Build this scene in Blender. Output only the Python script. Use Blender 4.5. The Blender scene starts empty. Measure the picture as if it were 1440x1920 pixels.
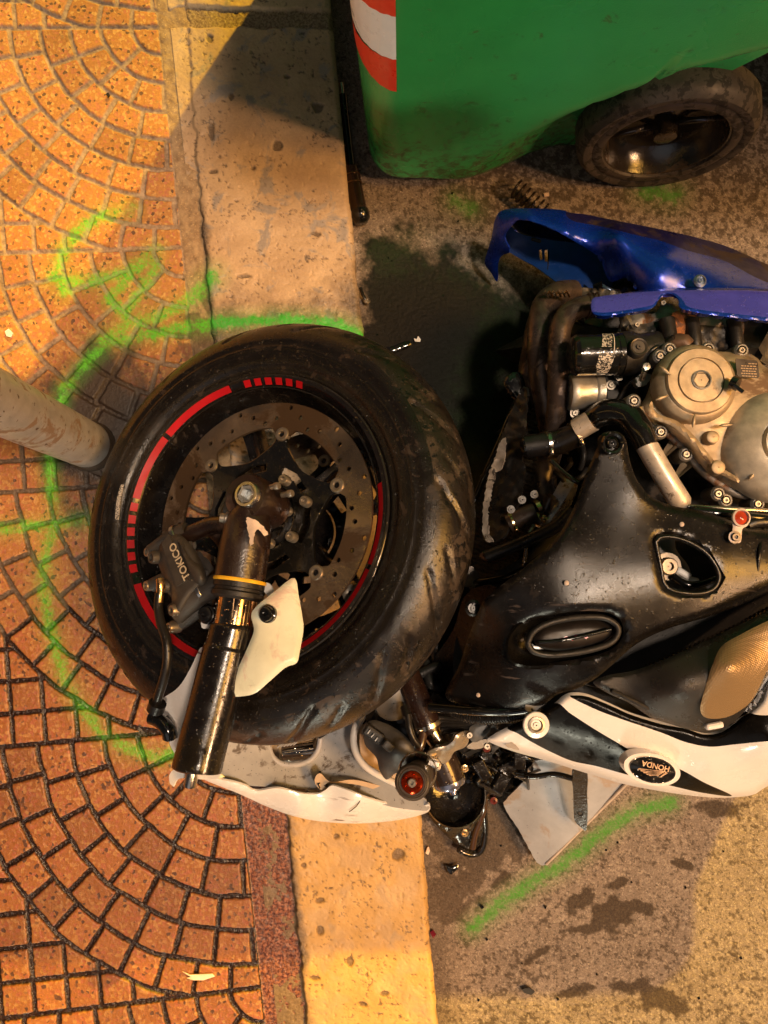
import bpy, bmesh, math, random
import numpy as np
from mathutils import Vector, Matrix, geometry
random.seed(4)
C = bpy.context.scene.collection
S = bpy.context.scene
# ------------------------------------------------------------------ camera
F = 1387.0; H = 1.30; ND = (680, 1040)
_d = np.array([(ND[0]-720)/F, -(ND[1]-960)/F, -1.0]); _d /= np.linalg.norm(_d)
_Z = -_d; _X = np.array([1.0, 0, 0])-_Z*_Z[0]; _X /= np.linalg.norm(_X); _Y = np.cross(_Z, _X)
R = np.array([_X, _Y, _Z])
cd = bpy.data.cameras.new('camera'); cam = bpy.data.objects.new('camera', cd); C.objects.link(cam)
cd.sensor_fit = 'VERTICAL'; cd.sensor_height = 36; cd.lens = F/1920*36; cd.clip_start = .02; cd.clip_end = 500
mw = Matrix([list(R[0])+[0], list(R[1])+[0], list(R[2])+[H], [0, 0, 0, 1]]); cam.matrix_world = mw
S.camera = cam
# ------------------------------------------------------------------ light
SUN_EL = 36; SUN_TRAVEL = (-.457, -.89)
sl = bpy.data.lights.new('street_lamp_light', 'SUN'); sl.energy = 2.9; sl.angle = math.radians(.5); sl.color = (1, .59, .035)
so = bpy.data.objects.new('street_lamp_light', sl); C.objects.link(so)
ce = math.cos(math.radians(SUN_EL))
sv = Vector((SUN_TRAVEL[0]*ce, SUN_TRAVEL[1]*ce, -math.sin(math.radians(SUN_EL))))
so.rotation_euler = sv.to_track_quat('-Z', 'Y').to_euler(); so.location = (2, 3, 4)
w = bpy.data.worlds.new('World'); S.world = w; w.use_nodes = True
nt = w.node_tree; nt.nodes.clear(); N = nt.nodes.new; L = nt.links.new
out = N('ShaderNodeOutputWorld'); bg = N('ShaderNodeBackground'); sky = N('ShaderNodeTexSky')
sky.sky_type = 'NISHITA'; sky.sun_disc = False; sky.sun_elevation = math.radians(SUN_EL)
sky.sun_rotation = math.atan2(-sv.x, -sv.y)
bg.inputs[1].default_value = .022
hs = N('ShaderNodeMix'); hs.data_type = 'RGBA'; hs.blend_type = 'MULTIPLY'; hs.inputs[0].default_value = 1
L(sky.outputs[0], hs.inputs[6]); hs.inputs[7].default_value = (.62, .40, .26, 1)
L(hs.outputs[2], bg.inputs[0])
tc = N('ShaderNodeTexCoord')
last = bg.outputs[0]
def lobe(direction, deg, col, strength, soft=.6):   # bright spot added to the sky for distant lamps, flash and fill
    global last
    v = Vector(direction).normalized()
    dp = N('ShaderNodeVectorMath'); dp.operation = 'DOT_PRODUCT'; dp.inputs[1].default_value = v
    L(tc.outputs['Generated'], dp.inputs[0])
    mr = N('ShaderNodeMapRange'); mr.interpolation_type = 'SMOOTHSTEP'
    mr.inputs[1].default_value = math.cos(math.radians(deg)); mr.inputs[2].default_value = math.cos(math.radians(deg*soft))
    L(dp.outputs['Value'], mr.inputs[0])
    mu = N('ShaderNodeMath'); mu.operation = 'MULTIPLY'; mu.inputs[1].default_value = strength; L(mr.outputs[0], mu.inputs[0])
    b = N('ShaderNodeBackground'); b.inputs[0].default_value = (*col, 1); L(mu.outputs[0], b.inputs[1])
    a = N('ShaderNodeAddShader'); L(last, a.inputs[0]); L(b.outputs[0], a.inputs[1]); last = a.outputs[0]
lobe((.9, -.42, .95), 3.2, (1, .56, .29), 110)       # pinkish lamp over the road, right
lobe((.235, -.03, .97), 3.6, (1, .76, .56), 135)          # white camera flash, set as a spot in the sky overhead
lobe((.58, -.07, .81), 10.5, (1, .47, .08), 19)           # glow of the sodium lamps
lobe((-.22, -.62, .75), 26, (.92, .86, .84), .22)  # broad neutral fill, added to brighten the bin and its shadow
lobe((-.10, -.96, .21), 4.5, (1, .95, .74), 34)      # pale lamp behind the viewer, lights the bin      
L(last, out.inputs[0])
S.view_settings.view_transform = 'Standard'; S.view_settings.look = 'None'
S.view_settings.exposure = 0.85; S.view_settings.gamma = 1
S.render.engine = 'CYCLES'; S.render.resolution_x = 768; S.render.resolution_y = 1024
# ------------------------------------------------------------------ pixel -> world
def ray(x, y): return R@np.array([(x-720)/F, -(y-960)/F, -1.0])
def P(x, y, z=0.0):
    r = ray(x, y); return Vector(np.array([0, 0, H])+r*(z-H)/r[2])
def Pn(x, y, z):
    x = np.asarray(x, float); y = np.asarray(y, float); z = np.broadcast_to(np.asarray(z, float), x.shape)
    r = np.stack([(x-720)/F, -(y-960)/F, -np.ones_like(x)], -1)@R.T
    t = (z-H)/r[..., 2]; p = r*t[..., None]; p[..., 2] += H; return p
def PY(x, y, Y):
    r = ray(x, y); return Vector(np.array([0, 0, H])+r*Y/r[1])
def mpx(r, z): return r*(H-z)/F
# ------------------------------------------------------------------ noise
_T = np.random.RandomState(7).rand(256, 256)
def vn(x, y, s=0):
    x = x+s*17.3; y = y+s*9.7; xi = np.floor(x).astype(int); yi = np.floor(y).astype(int); fx = x-xi; fy = y-yi
    fx = fx*fx*(3-2*fx); fy = fy*fy*(3-2*fy); a = _T[xi & 255, yi & 255]; b = _T[(xi+1) & 255, yi & 255]
    c = _T[xi & 255, (yi+1) & 255]; d = _T[(xi+1) & 255, (yi+1) & 255]
    return (a*(1-fx)+b*fx)*(1-fy)+(c*(1-fx)+d*fx)*fy
def fbm(x, y, s=0, o=4):
    r = 0; a = .5; t = 0
    for i in range(o): r = r+a*vn(x, y, s+i*3); t += a; a *= .55; x = x*2.03; y = y*2.03
    return r/t
def ss(a, b, x):
    t = np.clip((x-a)/(b-a), 0, 1); return t*t*(3-2*t)
def seg_dist(x, y, pts):
    d = np.full(x.shape, 1e9)
    for (ax, ay), (bx, by) in zip(pts[:-1], pts[1:]):
        vx, vy = bx-ax, by-ay; t = np.clip(((x-ax)*vx+(y-ay)*vy)/(vx*vx+vy*vy+1e-9), 0, 1)
        d = np.minimum(d, np.hypot(x-ax-t*vx, y-ay-t*vy))
    return d
def inpoly(x, y, poly):
    c = np.zeros(x.shape, bool); n = len(poly); j = n-1
    for i in range(n):
        xi, yi = poly[i]; xj, yj = poly[j]
        if yi != yj:
            c ^= ((yi > y) != (yj > y)) & (x < (xj-xi)*(y-yi)/(yj-yi)+xi)
        j = i
    return c
# ------------------------------------------------------------------ materials
MATS = {}
def mat(name, col, rough=.5, metal=0, coat=0, var=.25, scale=60, bump=0, bscale=300, grime=None, gth=.55, gscale=25, gr=.7,
        drops=0, spec=.5, rvar=.15, scratch=None, speck=None):
    if name in MATS: return MATS[name]
    m = bpy.data.materials.new(name); m.use_nodes = True; t = m.node_tree; b = t.nodes['Principled BSDF']
    n = t.nodes.new; l = t.links.new
    co = n('ShaderNodeTexCoord')
    def noise(sc, det=5, ro=.6, dist=0):
        q = n('ShaderNodeTexNoise'); q.inputs['Scale'].default_value = sc; q.inputs['Detail'].default_value = det
        q.inputs['Roughness'].default_value = ro; q.inputs['Distortion'].default_value = dist; l(co.outputs['Object'], q.inputs['Vector']); return q.outputs[0]
    def mr(v, a, b_, c, d):
        q = n('ShaderNodeMapRange'); l(v, q.inputs[0])
        for i, k in enumerate((a, b_, c, d)): q.inputs[i+1].default_value = k
        return q.outputs[0]
    def mix(f, a, b_, bt='MIX'):
        q = n('ShaderNodeMix'); q.data_type = 'RGBA'; q.blend_type = bt
        if isinstance(f, float): q.inputs[0].default_value = f
        else: l(f, q.inputs[0])
        for s_, k in ((6, a), (7, b_)):
            if isinstance(k, tuple): q.inputs[s_].default_value = (*k, 1)
            else: l(k, q.inputs[s_])
        return q.outputs[2]
    f = mr(noise(scale), .3, .7, 0, 1)
    c = mix(f, tuple(k*(1-var) for k in col), tuple(min(1, k*(1+var)) for k in col))
    rf = mr(noise(scale*.6, 4), .3, .7, max(0, rough-rvar), min(1, rough+rvar))
    if grime:
        g = mr(noise(gscale, 7, .65, .4), gth, gth+.06, 0, 1); c = mix(g, c, grime)
        q = n('ShaderNodeMix'); l(g, q.inputs[0]); l(rf, q.inputs[2]); q.inputs[3].default_value = gr; rf = q.outputs[0]
    if speck:   # (colour, scale, threshold)
        g = mr(noise(speck[1], 3, .5), speck[2], speck[2]+.04, 0, 1); c = mix(g, c, speck[0])
    if scratch:
        mp = n('ShaderNodeMapping'); l(co.outputs['Object'], mp.inputs[0]); mp.inputs['Scale'].default_value = (14, 160, 60); mp.inputs['Rotation'].default_value = (0, 0, .7)
        q = n('ShaderNodeTexNoise'); q.inputs['Scale'].default_value = 1; q.inputs['Detail'].default_value = 3; l(mp.outputs[0], q.inputs['Vector'])
        q2 = n('ShaderNodeMath'); q2.operation = 'MULTIPLY'; l(mr(q.outputs[0], .62, .68, 0, 1), q2.inputs[0]); l(mr(noise(9, 3), .5, .6, 0, 1), q2.inputs[1])
        c = mix(q2.outputs[0], c, scratch)
    l(c, b.inputs['Base Color']); l(rf, b.inputs['Roughness'])
    b.inputs['Metallic'].default_value = metal; b.inputs['Coat Weight'].default_value = coat; b.inputs['Coat Roughness'].default_value = .06
    b.inputs['Specular IOR Level'].default_value = spec
    nrm = None
    if bump:
        q = n('ShaderNodeBump'); q.inputs['Strength'].default_value = min(1, bump); q.inputs['Distance'].default_value = .001; l(noise(bscale, 4), q.inputs['Height']); nrm = q.outputs[0]
    if drops:
        v = n('ShaderNodeTexVoronoi'); v.inputs['Scale'].default_value = 260; l(co.outputs['Object'], v.inputs['Vector'])
        h = mr(v.outputs['Distance'], .12, .34, 1, 0)
        k = n('ShaderNodeMath'); k.operation = 'MULTIPLY'; l(h, k.inputs[0]); l(mr(noise(150, 2), .52, .6, 0, 1), k.inputs[1])
        q = n('ShaderNodeBump'); q.inputs['Strength'].default_value = drops; q.inputs['Distance'].default_value = .001; l(k.outputs[0], q.inputs['Height'])
        if nrm: l(nrm, q.inputs['Normal'])
        nrm = q.outputs[0]
    if nrm:
        l(nrm, b.inputs['Normal'])
        if coat: l(nrm, b.inputs['Coat Normal'])
    MATS[name] = m; return m
BLK = mat('black_plastic', (.010, .009, .0085), .36, bump=.25, drops=.5, grime=(.035, .027, .02), gth=.6)
BLKG = mat('black_gloss', (.006, .006, .006), .16, coat=.6, drops=.4)
BLKM = mat('black_matte', (.008, .007, .007), .5, bump=.4, drops=.4)
BLKS = mat('black_stripe', (.004, .0035, .003), .24, spec=.18, drops=.2)
RUB = mat('rubber_hose', (.009, .008, .008), .36, bump=.2, drops=.5)
STEEL = mat('steel', (.55, .52, .48), .28, 1, grime=(.12, .08, .05), gth=.6)
ALU = mat('cast_alloy', (.44, .345, .235), .46, .6, bump=.5, bscale=900, grime=(.20, .13, .08), gth=.56, gscale=14)
CAST = mat('cast_grey', (.22, .21, .20), .5, .6, bump=.6, bscale=600, grime=(.16, .07, .03), gth=.56, gscale=18)
CHR = mat('chrome', (.8, .78, .75), .08, 1, drops=.5)
WHT = mat('white_paint', (.80, .78, .76), .25, coat=.5, var=.03, drops=.15, scratch=(.12, .08, .07), speck=((.12, .08, .06), 500, .74))
WHTC = mat('white_clean', (.82, .79, .78), .2, coat=.7, var=.02, drops=.2)
GREYP = mat('grey_primer', (.40, .40, .42), .45, var=.10, speck=((.03, .03, .03), 320, .67), grime=(.22, .20, .19), gth=.6)
PIPE = mat('header_pipe', (.115, .085, .07), .38, .75, grime=(.05, .035, .03), gth=.52, bump=.3, var=.4)
RED = mat('red_tape', (.36, .003, .007), .45, var=.1, spec=.3)
RANOD = mat('red_anodised', (.55, .05, .01), .22, .9)
YEL = mat('yellow_seal', (.75, .42, .02), .4)
GOLD = mat('brass_clamp', (.62, .40, .18), .25, 1)
# ------------------------------------------------------------------ objects
WL = {}
def thing(name, label, cat, loc, group=None):
    o = bpy.data.objects.new(name, None); C.objects.link(o); o.location = loc; o.empty_display_size = .05
    o['label'] = label; o['category'] = cat
    if group: o['group'] = group
    WL[o] = Vector(loc); return o
def tag(o, label, cat, group=None):
    o['label'] = label; o['category'] = cat
    if group: o['group'] = group
    return o
def mk(name, vs, fs, mats, parent=None, mi=None, smooth=True, solid=0, bev=0, sharp=None, label=None, soff=-1):
    vs = np.asarray([tuple(v) for v in vs], float)
    c = Vector(((vs.min(0)+vs.max(0))/2)); c.z = vs[:, 2].min()
    me = bpy.data.meshes.new(name); me.from_pydata([tuple(v) for v in (vs-np.array(c))], [], [tuple(int(k) for k in f) for f in fs]); me.update()
    if not isinstance(mats, (list, tuple)): mats = [mats]
    for m in mats: me.materials.append(m)
    if mi is not None: me.polygons.foreach_set('material_index', np.asarray(mi, np.int32))
    me.polygons.foreach_set('use_smooth', np.full(len(me.polygons), smooth))
    o = bpy.data.objects.new(name, me); C.objects.link(o)
    pl = WL[parent] if parent else Vector((0, 0, 0))
    if parent: o.parent = parent
    o.location = c-pl; WL[o] = c
    if solid:
        s = o.modifiers.new('thickness', 'SOLIDIFY'); s.thickness = solid; s.offset = soff
    if bev:
        s = o.modifiers.new('bevel', 'BEVEL'); s.width = bev; s.segments = 2; s.limit_method = 'ANGLE'
    if smooth and (solid or sharp):
        s = o.modifiers.new('edge', 'EDGE_SPLIT'); s.split_angle = math.radians(sharp or 50)
    if label: o['label'] = label
    return o
def cr(pts, step, closed=True):
    pts = [np.array(p, float) for p in pts]; n = len(pts); o = []
    for i in range(n if closed else n-1):
        p1, p2 = pts[i], pts[(i+1) % n]
        p0 = pts[(i-1) % n] if closed or i > 0 else p1
        p3 = pts[(i+2) % n] if closed or i < n-2 else p2
        if np.linalg.norm(p2-p1) < 1e-9: continue
        k = max(1, int(np.linalg.norm((p2-p1)[:2])/step))
        for j in range(k):
            t = j/k
            o.append(.5*(2*p1+(p2-p0)*t+(2*p0-5*p1+4*p2-p3)*t*t+(3*p1-p0-3*p2+p3)*t**3))
    if not closed: o.append(pts[-1])
    return o
def lin(pts, step, closed=True):
    pts = [np.array(p, float) for p in pts]; n = len(pts); o = []
    for i in range(n if closed else n-1):
        a, b = pts[i], pts[(i+1) % n]; k = max(1, int(np.linalg.norm(b-a)/step))
        for j in range(k): o.append(a+(b-a)*j/k)
    return o
def cdt(outline, holes=(), regions=(), step=10):
    vs = []; es = []
    for loop in [outline]+list(holes)+list(regions):
        s = len(vs); vs += [tuple(p[:2]) for p in loop]; es += [(s+i, s+(i+1) % len(loop)) for i in range(len(loop))]
    bv = np.array(vs); x0, y0 = bv[:, 0].min(), bv[:, 1].min(); x1, y1 = bv[:, 0].max(), bv[:, 1].max()
    gx, gy = np.meshgrid(np.arange(x0, x1, step), np.arange(y0, y1, step*.87)); gx = gx+((np.arange(gx.shape[0]) % 2)*.5*step)[:, None]
    gx = gx.ravel(); gy = gy.ravel(); k = inpoly(gx, gy, [tuple(p[:2]) for p in outline])
    for h in holes: k &= ~inpoly(gx, gy, [tuple(p[:2]) for p in h])
    gx = gx[k]; gy = gy[k]
    if len(gx):
        d = np.full(gx.shape, 1e9)
        for p in bv: d = np.minimum(d, np.hypot(gx-p[0], gy-p[1]))
        k = d > step*.55; gx = gx[k]; gy = gy[k]
    vs += list(zip(gx.tolist(), gy.tolist()))
    r = geometry.delaunay_2d_cdt([Vector(v) for v in vs], es, [], 0, 1e-6)
    V = np.array([tuple(v) for v in r[0]]); T = np.array([tuple(f) for f in r[2] if len(f) == 3]); ct = V[T].mean(1)
    k = inpoly(ct[:, 0], ct[:, 1], [tuple(p[:2]) for p in outline])
    for h in holes: k &= ~inpoly(ct[:, 0], ct[:, 1], [tuple(p[:2]) for p in h])
    T = T[k]; ct = ct[k]; mi = np.zeros(len(T), int)
    for i, g in enumerate(regions): mi[inpoly(ct[:, 0], ct[:, 1], [tuple(p[:2]) for p in g])] = i+1
    nb = len(outline)+sum(len(h) for h in holes)
    d = np.full(len(V), 1e9)
    for loop in [outline]+list(holes):
        q = [tuple(p[:2]) for p in loop]; d = np.minimum(d, seg_dist(V[:, 0], V[:, 1], q+[q[0]]))
    return V, T, mi, d
def tps(c):
    c = np.array(c, float)
    if c.ndim == 0: return lambda x, y: np.full(np.shape(x), float(c))
    n = len(c); X = c[:, :2]/100; r = np.linalg.norm(X[:, None]-X[None], axis=2); K = np.where(r > 0, r*r*np.log(r+1e-12), 0)+np.eye(n)*.01
    Q = np.hstack([np.ones((n, 1)), X]); A = np.block([[K, Q], [Q.T, np.zeros((3, 3))]])
    s = np.linalg.lstsq(A, np.concatenate([c[:, 2], np.zeros(3)]), rcond=None)[0]
    def f(x, y):
        x = np.asarray(x, float)/100; y = np.asarray(y, float)/100; z = s[n]+s[n+1]*x+s[n+2]*y
        for i in range(n):
            r2 = (x-X[i, 0])**2+(y-X[i, 1])**2; z = z+s[i]*.5*r2*np.log(r2+1e-12)
        return z
    return f
def panel(name, outline, zc, mats, parent=None, holes=(), regions=(), thick=.003, step=9, edge=None, smooth=True, fn=None, rough_edge=0, label=None, mp=None, bev=0, curve=True, sharp=None):
    D = cr if curve else lin
    ol = D(outline, step*.7); hl = [D(h, step*.5) for h in holes]; rg = [D(g, step*.6) for g in regions]
    if rough_edge: ol = [p+np.array([random.uniform(-1, 1), random.uniform(-1, 1)])*rough_edge for p in ol]
    V, T, mi, d = cdt(ol, hl, rg, step)
    z = tps(zc)(V[:, 0], V[:, 1])
    if edge: z = z-edge[0]*(1-np.clip(d/edge[1], 0, 1))**2
    if fn is not None: z = z+fn(V[:, 0], V[:, 1])
    W = Pn(V[:, 0], V[:, 1], z) if mp is None else mp(V[:, 0], V[:, 1], z)
    a = W[T]; nz = np.cross(a[:, 1]-a[:, 0], a[:, 2]-a[:, 0])[:, 2]
    T = np.where((nz < 0)[:, None], T[:, ::-1], T)
    if regions is None: mi = None
    return mk(name, W, T, mats, parent, mi=mi, smooth=smooth, solid=thick, label=label, bev=bev, sharp=sharp)
def frame(ax, ref=Vector((1, 0, .013))):
    a = Vector(ax).normalized(); u = (ref-a*ref.dot(a))
    if u.length < 1e-4: u = Vector((0, 1, 0))-a*a.y
    u.normalize(); return u, a.cross(u), a
def sweep(pts, rad, segs=14, cap=True):
    pts = [Vector(p) for p in pts]; n = len(pts)
    if not hasattr(rad, '__len__'): rad = [rad]*n
    t0 = (pts[1]-pts[0]).normalized(); u, v, _ = frame(t0); vs = []; fs = []
    for i in range(n):
        t = (pts[min(i+1, n-1)]-pts[max(i-1, 0)]).normalized(); u = (u-t*u.dot(t)).normalized(); v = t.cross(u)
        for k in range(segs):
            a = 2*math.pi*k/segs; vs.append(pts[i]+(u*math.cos(a)+v*math.sin(a))*rad[i])
    for i in range(n-1):
        for k in range(segs): fs.append((i*segs+k, i*segs+(k+1) % segs, (i+1)*segs+(k+1) % segs, (i+1)*segs+k))
    if cap: fs.append(tuple(range(segs))[::-1]); fs.append(tuple((n-1)*segs+k for k in range(segs)))
    return vs, fs
def tube(name, pts, r, m, parent=None, segs=14, step=6, corr=0, label=None, mp=None):
    """pts: (px,py,z[,scale]); r in metres; corr = corrugation pitch in metres"""
    q = [list(p)+[1]*(4-len(p)) for p in pts]; c = cr(q, step, False)
    w_ = [(P(p[0], p[1], p[2]) if mp is None else mp(p[0], p[1], p[2])) for p in c]; rr = [r*p[3] for p in c]
    if corr:
        L_ = [0]
        for a, b in zip(w_[:-1], w_[1:]): L_.append(L_[-1]+(b-a).length)
        M = int(L_[-1]/corr*4); o = []; ro = []
        for i in range(M):
            s = L_[-1]*i/(M-1); k = min(len(L_)-2, int(np.searchsorted(L_, s, 'right')-1)); t = (s-L_[k])/(L_[k+1]-L_[k]+1e-9)
            o.append(w_[k].lerp(w_[k+1], t)); ro.append(r*(1+.14*(1 if i % 4 < 2 else -1)))
        w_, rr = o, ro
    vs, fs = sweep(w_, rr, segs); return mk(name, vs, fs, m, parent, sharp=60, label=label)
def lathe(name, prof, o, ax, m, parent=None, segs=48, closed=False, a0=0, a1=None, ref=Vector((1, 0, .013)), label=None, sharp=35, mi=None, hexa=None):
    u, v, a = frame(ax, ref); o = Vector(o); full = a1 is None; n = len(prof); vs = []; fs = []
    K = segs if full else segs+1
    for k in range(K):
        th = 2*math.pi*k/segs if full else math.radians(a0+(a1-a0)*k/segs)
        for (r, h) in prof: vs.append(o+(u*math.cos(th)+v*math.sin(th))*r+a*h)
    for k in range(segs):
        k2 = (k+1) % K
        for i in range(n if closed else n-1):
            j = (i+1) % n; fs.append((k*n+i, k*n+j, k2*n+j, k2*n+i)[::-1])
    if closed and not full: fs.append(tuple(range(n))[::-1]); fs.append(tuple((K-1)*n+i for i in range(n)))
    return mk(name, vs, fs, m, parent, sharp=sharp, label=label, mi=mi)
def bolt(px, py, z, rp, m, parent, name='bolt', ax=(0, 0, 1), socket=True, segs=16, washer=False, mp=None):
    r = mpx(rp, z); o = P(px, py, z) if mp is None else mp(px, py, z)
    pr = [(r, -.4*r), (r, .45*r), (.86*r, .62*r)]
    if washer: pr = [(1.55*r, -.3*r), (1.55*r, 0), (1.02*r, .02*r)]+pr[1:]
    pr += [(.48*r, .62*r), (.44*r, .2*r), (.001, .2*r)] if socket else [(.001, .66*r)]
    return lathe(name, pr, o, ax, m, parent, segs=segs)
def text(name, s, m, parent, org, ux, uy, size, nrm=None, depth=.0004, shear=0):
    cu = bpy.data.curves.new(name, 'FONT'); cu.body = s; cu.size = 1; cu.extrude = .02; cu.align_x = 'CENTER'; cu.align_y = 'CENTER'; cu.offset = .018; cu.shear = shear
    t = bpy.data.objects.new(name, cu); C.objects.link(t); dg = bpy.context.evaluated_depsgraph_get()
    me = t.evaluated_get(dg).to_mesh(); V = [v.co.copy() for v in me.vertices]; Fc = [tuple(p.vertices) for p in me.polygons]
    bpy.data.objects.remove(t); ux = Vector(ux); uy = Vector(uy); nn = Vector(nrm) if nrm else ux.cross(uy).normalized()
    return mk(name, [Vector(org)+ux*v.x*size+uy*v.y*size+nn*(v.z*size*.5+depth) for v in V], Fc, m, parent, smooth=False)
def boxp(name, cx, cy, z, sx, sy, sz, rot, m, parent, bev=.003, label=None, mp=None, ax=None):
    """box centred on picture point (cx,cy) whose TOP is at height z; sizes in metres, rot in degrees"""
    c = P(cx, cy, z); a = math.radians(rot); u = Vector((math.cos(a), math.sin(a), 0)); v = Vector((-math.sin(a), math.cos(a), 0)); n = Vector((0, 0, 1))
    if ax is not None: n = Vector(ax).normalized(); u = (u-n*u.dot(n)).normalized(); v = n.cross(u)
    vs = [c+u*(i*sx/2)+v*(j*sy/2)+n*(k-1)*sz for k in (0, 1) for (i, j) in ((-1, -1), (1, -1), (1, 1), (-1, 1))]
    fs = [(3, 2, 1, 0), (4, 5, 6, 7), (0, 1, 5, 4), (1, 2, 6, 5), (2, 3, 7, 6), (3, 0, 4, 7)]
    return mk(name, vs, fs, m, parent, smooth=False, bev=bev, label=label)
# ================================================================== GROUND
def axis(lo, hi, st, far):
    a = np.arange(lo, hi+st, st); e = []; q = st*4; x = hi+st
    while x < far: x += q; e.append(x); q *= 1.35
    f = []; q = st*4; x = lo
    while x > -far: x -= q; f.append(x); q *= 1.35
    return np.array(f[::-1]+list(a)+e)
def tile_edge(y): return 300+(y-50)*.1066
def grid_mesh(name, xs, ys, zbase, hf, mf, m):
    gx, gy = np.meshgrid(xs, ys); W = Pn(gx, gy, zbase); W = W.copy(); hgt = hf(gx, gy); W[..., 2] += hgt
    ny, nx = gx.shape; idx = np.arange(nx*ny).reshape(ny, nx)
    q = np.stack([idx[:-1, :-1], idx[1:, :-1], idx[1:, 1:], idx[:-1, 1:]], -1).reshape(-1, 4)
    me = bpy.data.meshes.new(name); me.vertices.add(nx*ny); me.vertices.foreach_set('co', W.reshape(-1).astype(np.float32))
    me.loops.add(q.size); me.loops.foreach_set('vertex_index', q.reshape(-1).astype(np.int32)); me.polygons.add(len(q))
    me.polygons.foreach_set('loop_start', (np.arange(len(q))*4).astype(np.int32)); me.polygons.foreach_set('loop_total', np.full(len(q), 4, np.int32))
    me.polygons.foreach_set('use_smooth', np.full(len(q), True)); me.update(calc_edges=True)
    k = mf(gx, gy); at = me.color_attributes.new('m', 'FLOAT_COLOR', 'POINT')
    at.data.foreach_set('color', np.stack([np.clip(np.broadcast_to(c, gx.shape), 0, 1) for c in k], -1).reshape(-1).astype(np.float32))
    me.materials.append(m); me.validate(); o = bpy.data.objects.new(name, me); C.objects.link(o); o['kind'] = 'structure'; return o
def gmat(name, build):
    m = bpy.data.materials.new(name); m.use_nodes = True; t = m.node_tree; n = t.nodes.new; l = t.links.new; b = t.nodes['Principled BSDF']
    at = n('ShaderNodeVertexColor'); at.layer_name = 'm'; sp = n('ShaderNodeSeparateColor'); l(at.outputs[0], sp.inputs[0]); co = n('ShaderNodeTexCoord')
    class K: pass
    k = K(); k.n = n; k.l = l; k.b = b; k.r, k.g, k.bl, k.a = sp.outputs[0], sp.outputs[1], sp.outputs[2], at.outputs[1]
    def noise(sc, det=5, ro=.6, dist=0):
        q = n('ShaderNodeTexNoise'); q.inputs['Scale'].default_value = sc; q.inputs['Detail'].default_value = det; q.inputs['Roughness'].default_value = ro
        q.inputs['Distortion'].default_value = dist; l(co.outputs['Object'], q.inputs['Vector']); return q.outputs[0]
    def vor(sc, out_='Distance', feat='F1'):
        q = n('ShaderNodeTexVoronoi'); q.feature = feat; q.inputs['Scale'].default_value = sc; l(co.outputs['Object'], q.inputs['Vector']); return q.outputs[out_]
    def mr(v, a, b_, c=0, d=1):
        q = n('ShaderNodeMapRange'); l(v, q.inputs[0])
        for i, kk in enumerate((a, b_, c, d)): q.inputs[i+1].default_value = kk
        return q.outputs[0]
    def mix(f, a, b_, bt='MIX'):
        q = n('ShaderNodeMix'); q.data_type = 'RGBA'; q.blend_type = bt
        if isinstance(f, (int, float)): q.inputs[0].default_value = f
        else: l(f, q.inputs[0])
        for s_, kk in ((6, a), (7, b_)):
            if isinstance(kk, tuple): q.inputs[s_].default_value = (*kk, 1)
            else: l(kk, q.inputs[s_])
        return q.outputs[2]
    def ma(op, a, b_=0.0):
        q = n('ShaderNodeMath'); q.operation = op
        for i, kk in enumerate((a, b_)):
            if isinstance(kk, (int, float)): q.inputs[i].default_value = kk
            else: l(kk, q.inputs[i])
        return q.outputs[0]
    k.noise, k.vor, k.mr, k.mix, k.ma = noise, vor, mr, mix, ma
    def fin(c, r, h, st=.6, dist=.001):
        l(c, b.inputs['Base Color']); l(r, b.inputs['Roughness']); q = n('ShaderNodeBump'); q.inputs['Strength'].default_value = st; q.inputs['Distance'].default_value = dist
        l(h, q.inputs['Height']); l(q.outputs[0], b.inputs['Normal'])
    k.fin = fin; build(k); return m
GREEN = (.035, .42, .03)
# ---- spray marks (picture-plane polylines on the ground: centre line, half width, strength)
SPRAY = [([(245, 392), (190, 402), (150, 430), (118, 470), (104, 520), (122, 545)], 15, .75), ([(100, 520), (160, 528), (230, 515), (275, 490), (292, 470), (290, 500), (268, 540), (232, 592), (205, 560), (240, 520)], 16, .8),
         ([(400, 520), (372, 545), (345, 570), (300, 592), (240, 610), (195, 640)], 19, .75), ([(280, 625), (205, 640), (165, 675), (120, 730), (98, 800), (92, 880), (98, 940), (100, 985)], 14, .75),
         ([(0, 992), (60, 985), (160, 975)], 15, .7), ([(100, 985), (84, 1040), (82, 1110), (96, 1190), (118, 1260), (140, 1310), (185, 1370), (230, 1400), (300, 1420), (330, 1410)], 17, .62),
         ([(290, 628), (350, 612), (420, 606), (500, 602), (580, 604), (640, 612), (700, 640)], 15, 1.0)]
SPRAY_R = [([(885, 1742), (930, 1702), (1000, 1652), (1060, 1618), (1105, 1580), (1150, 1545), (1200, 1518), (1260, 1505)], 17, .85),
           ([(850, 375), (885, 392)], 20, .55), ([(1210, 352), (1262, 362)], 24, .7), ([(720, 470), (790, 462), (850, 480), (905, 500), (960, 560), (900, 700), (880, 840)], 60, .05)]
def spray(x, y, L_, s=0):
    g = np.zeros(x.shape); nz = fbm(x/9, y/9, 3+s, 4); nf = fbm(x/2.2, y/2.2, 8+s, 2)
    for pts, w_, st in L_:
        d = seg_dist(x, y, pts); pat = fbm(x/38, y/38, 15+s, 3); v = ((1-ss(w_*.1, w_*1.05, d+(nz-.5)*w_*1.3))*.85*ss(.25, .6, pat+.12)+(1-ss(w_*.3, w_*2.6, d))*.28)*st; g = np.maximum(g, v*(.45+1.0*nf))
    return np.clip(g, 0, 1)
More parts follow.
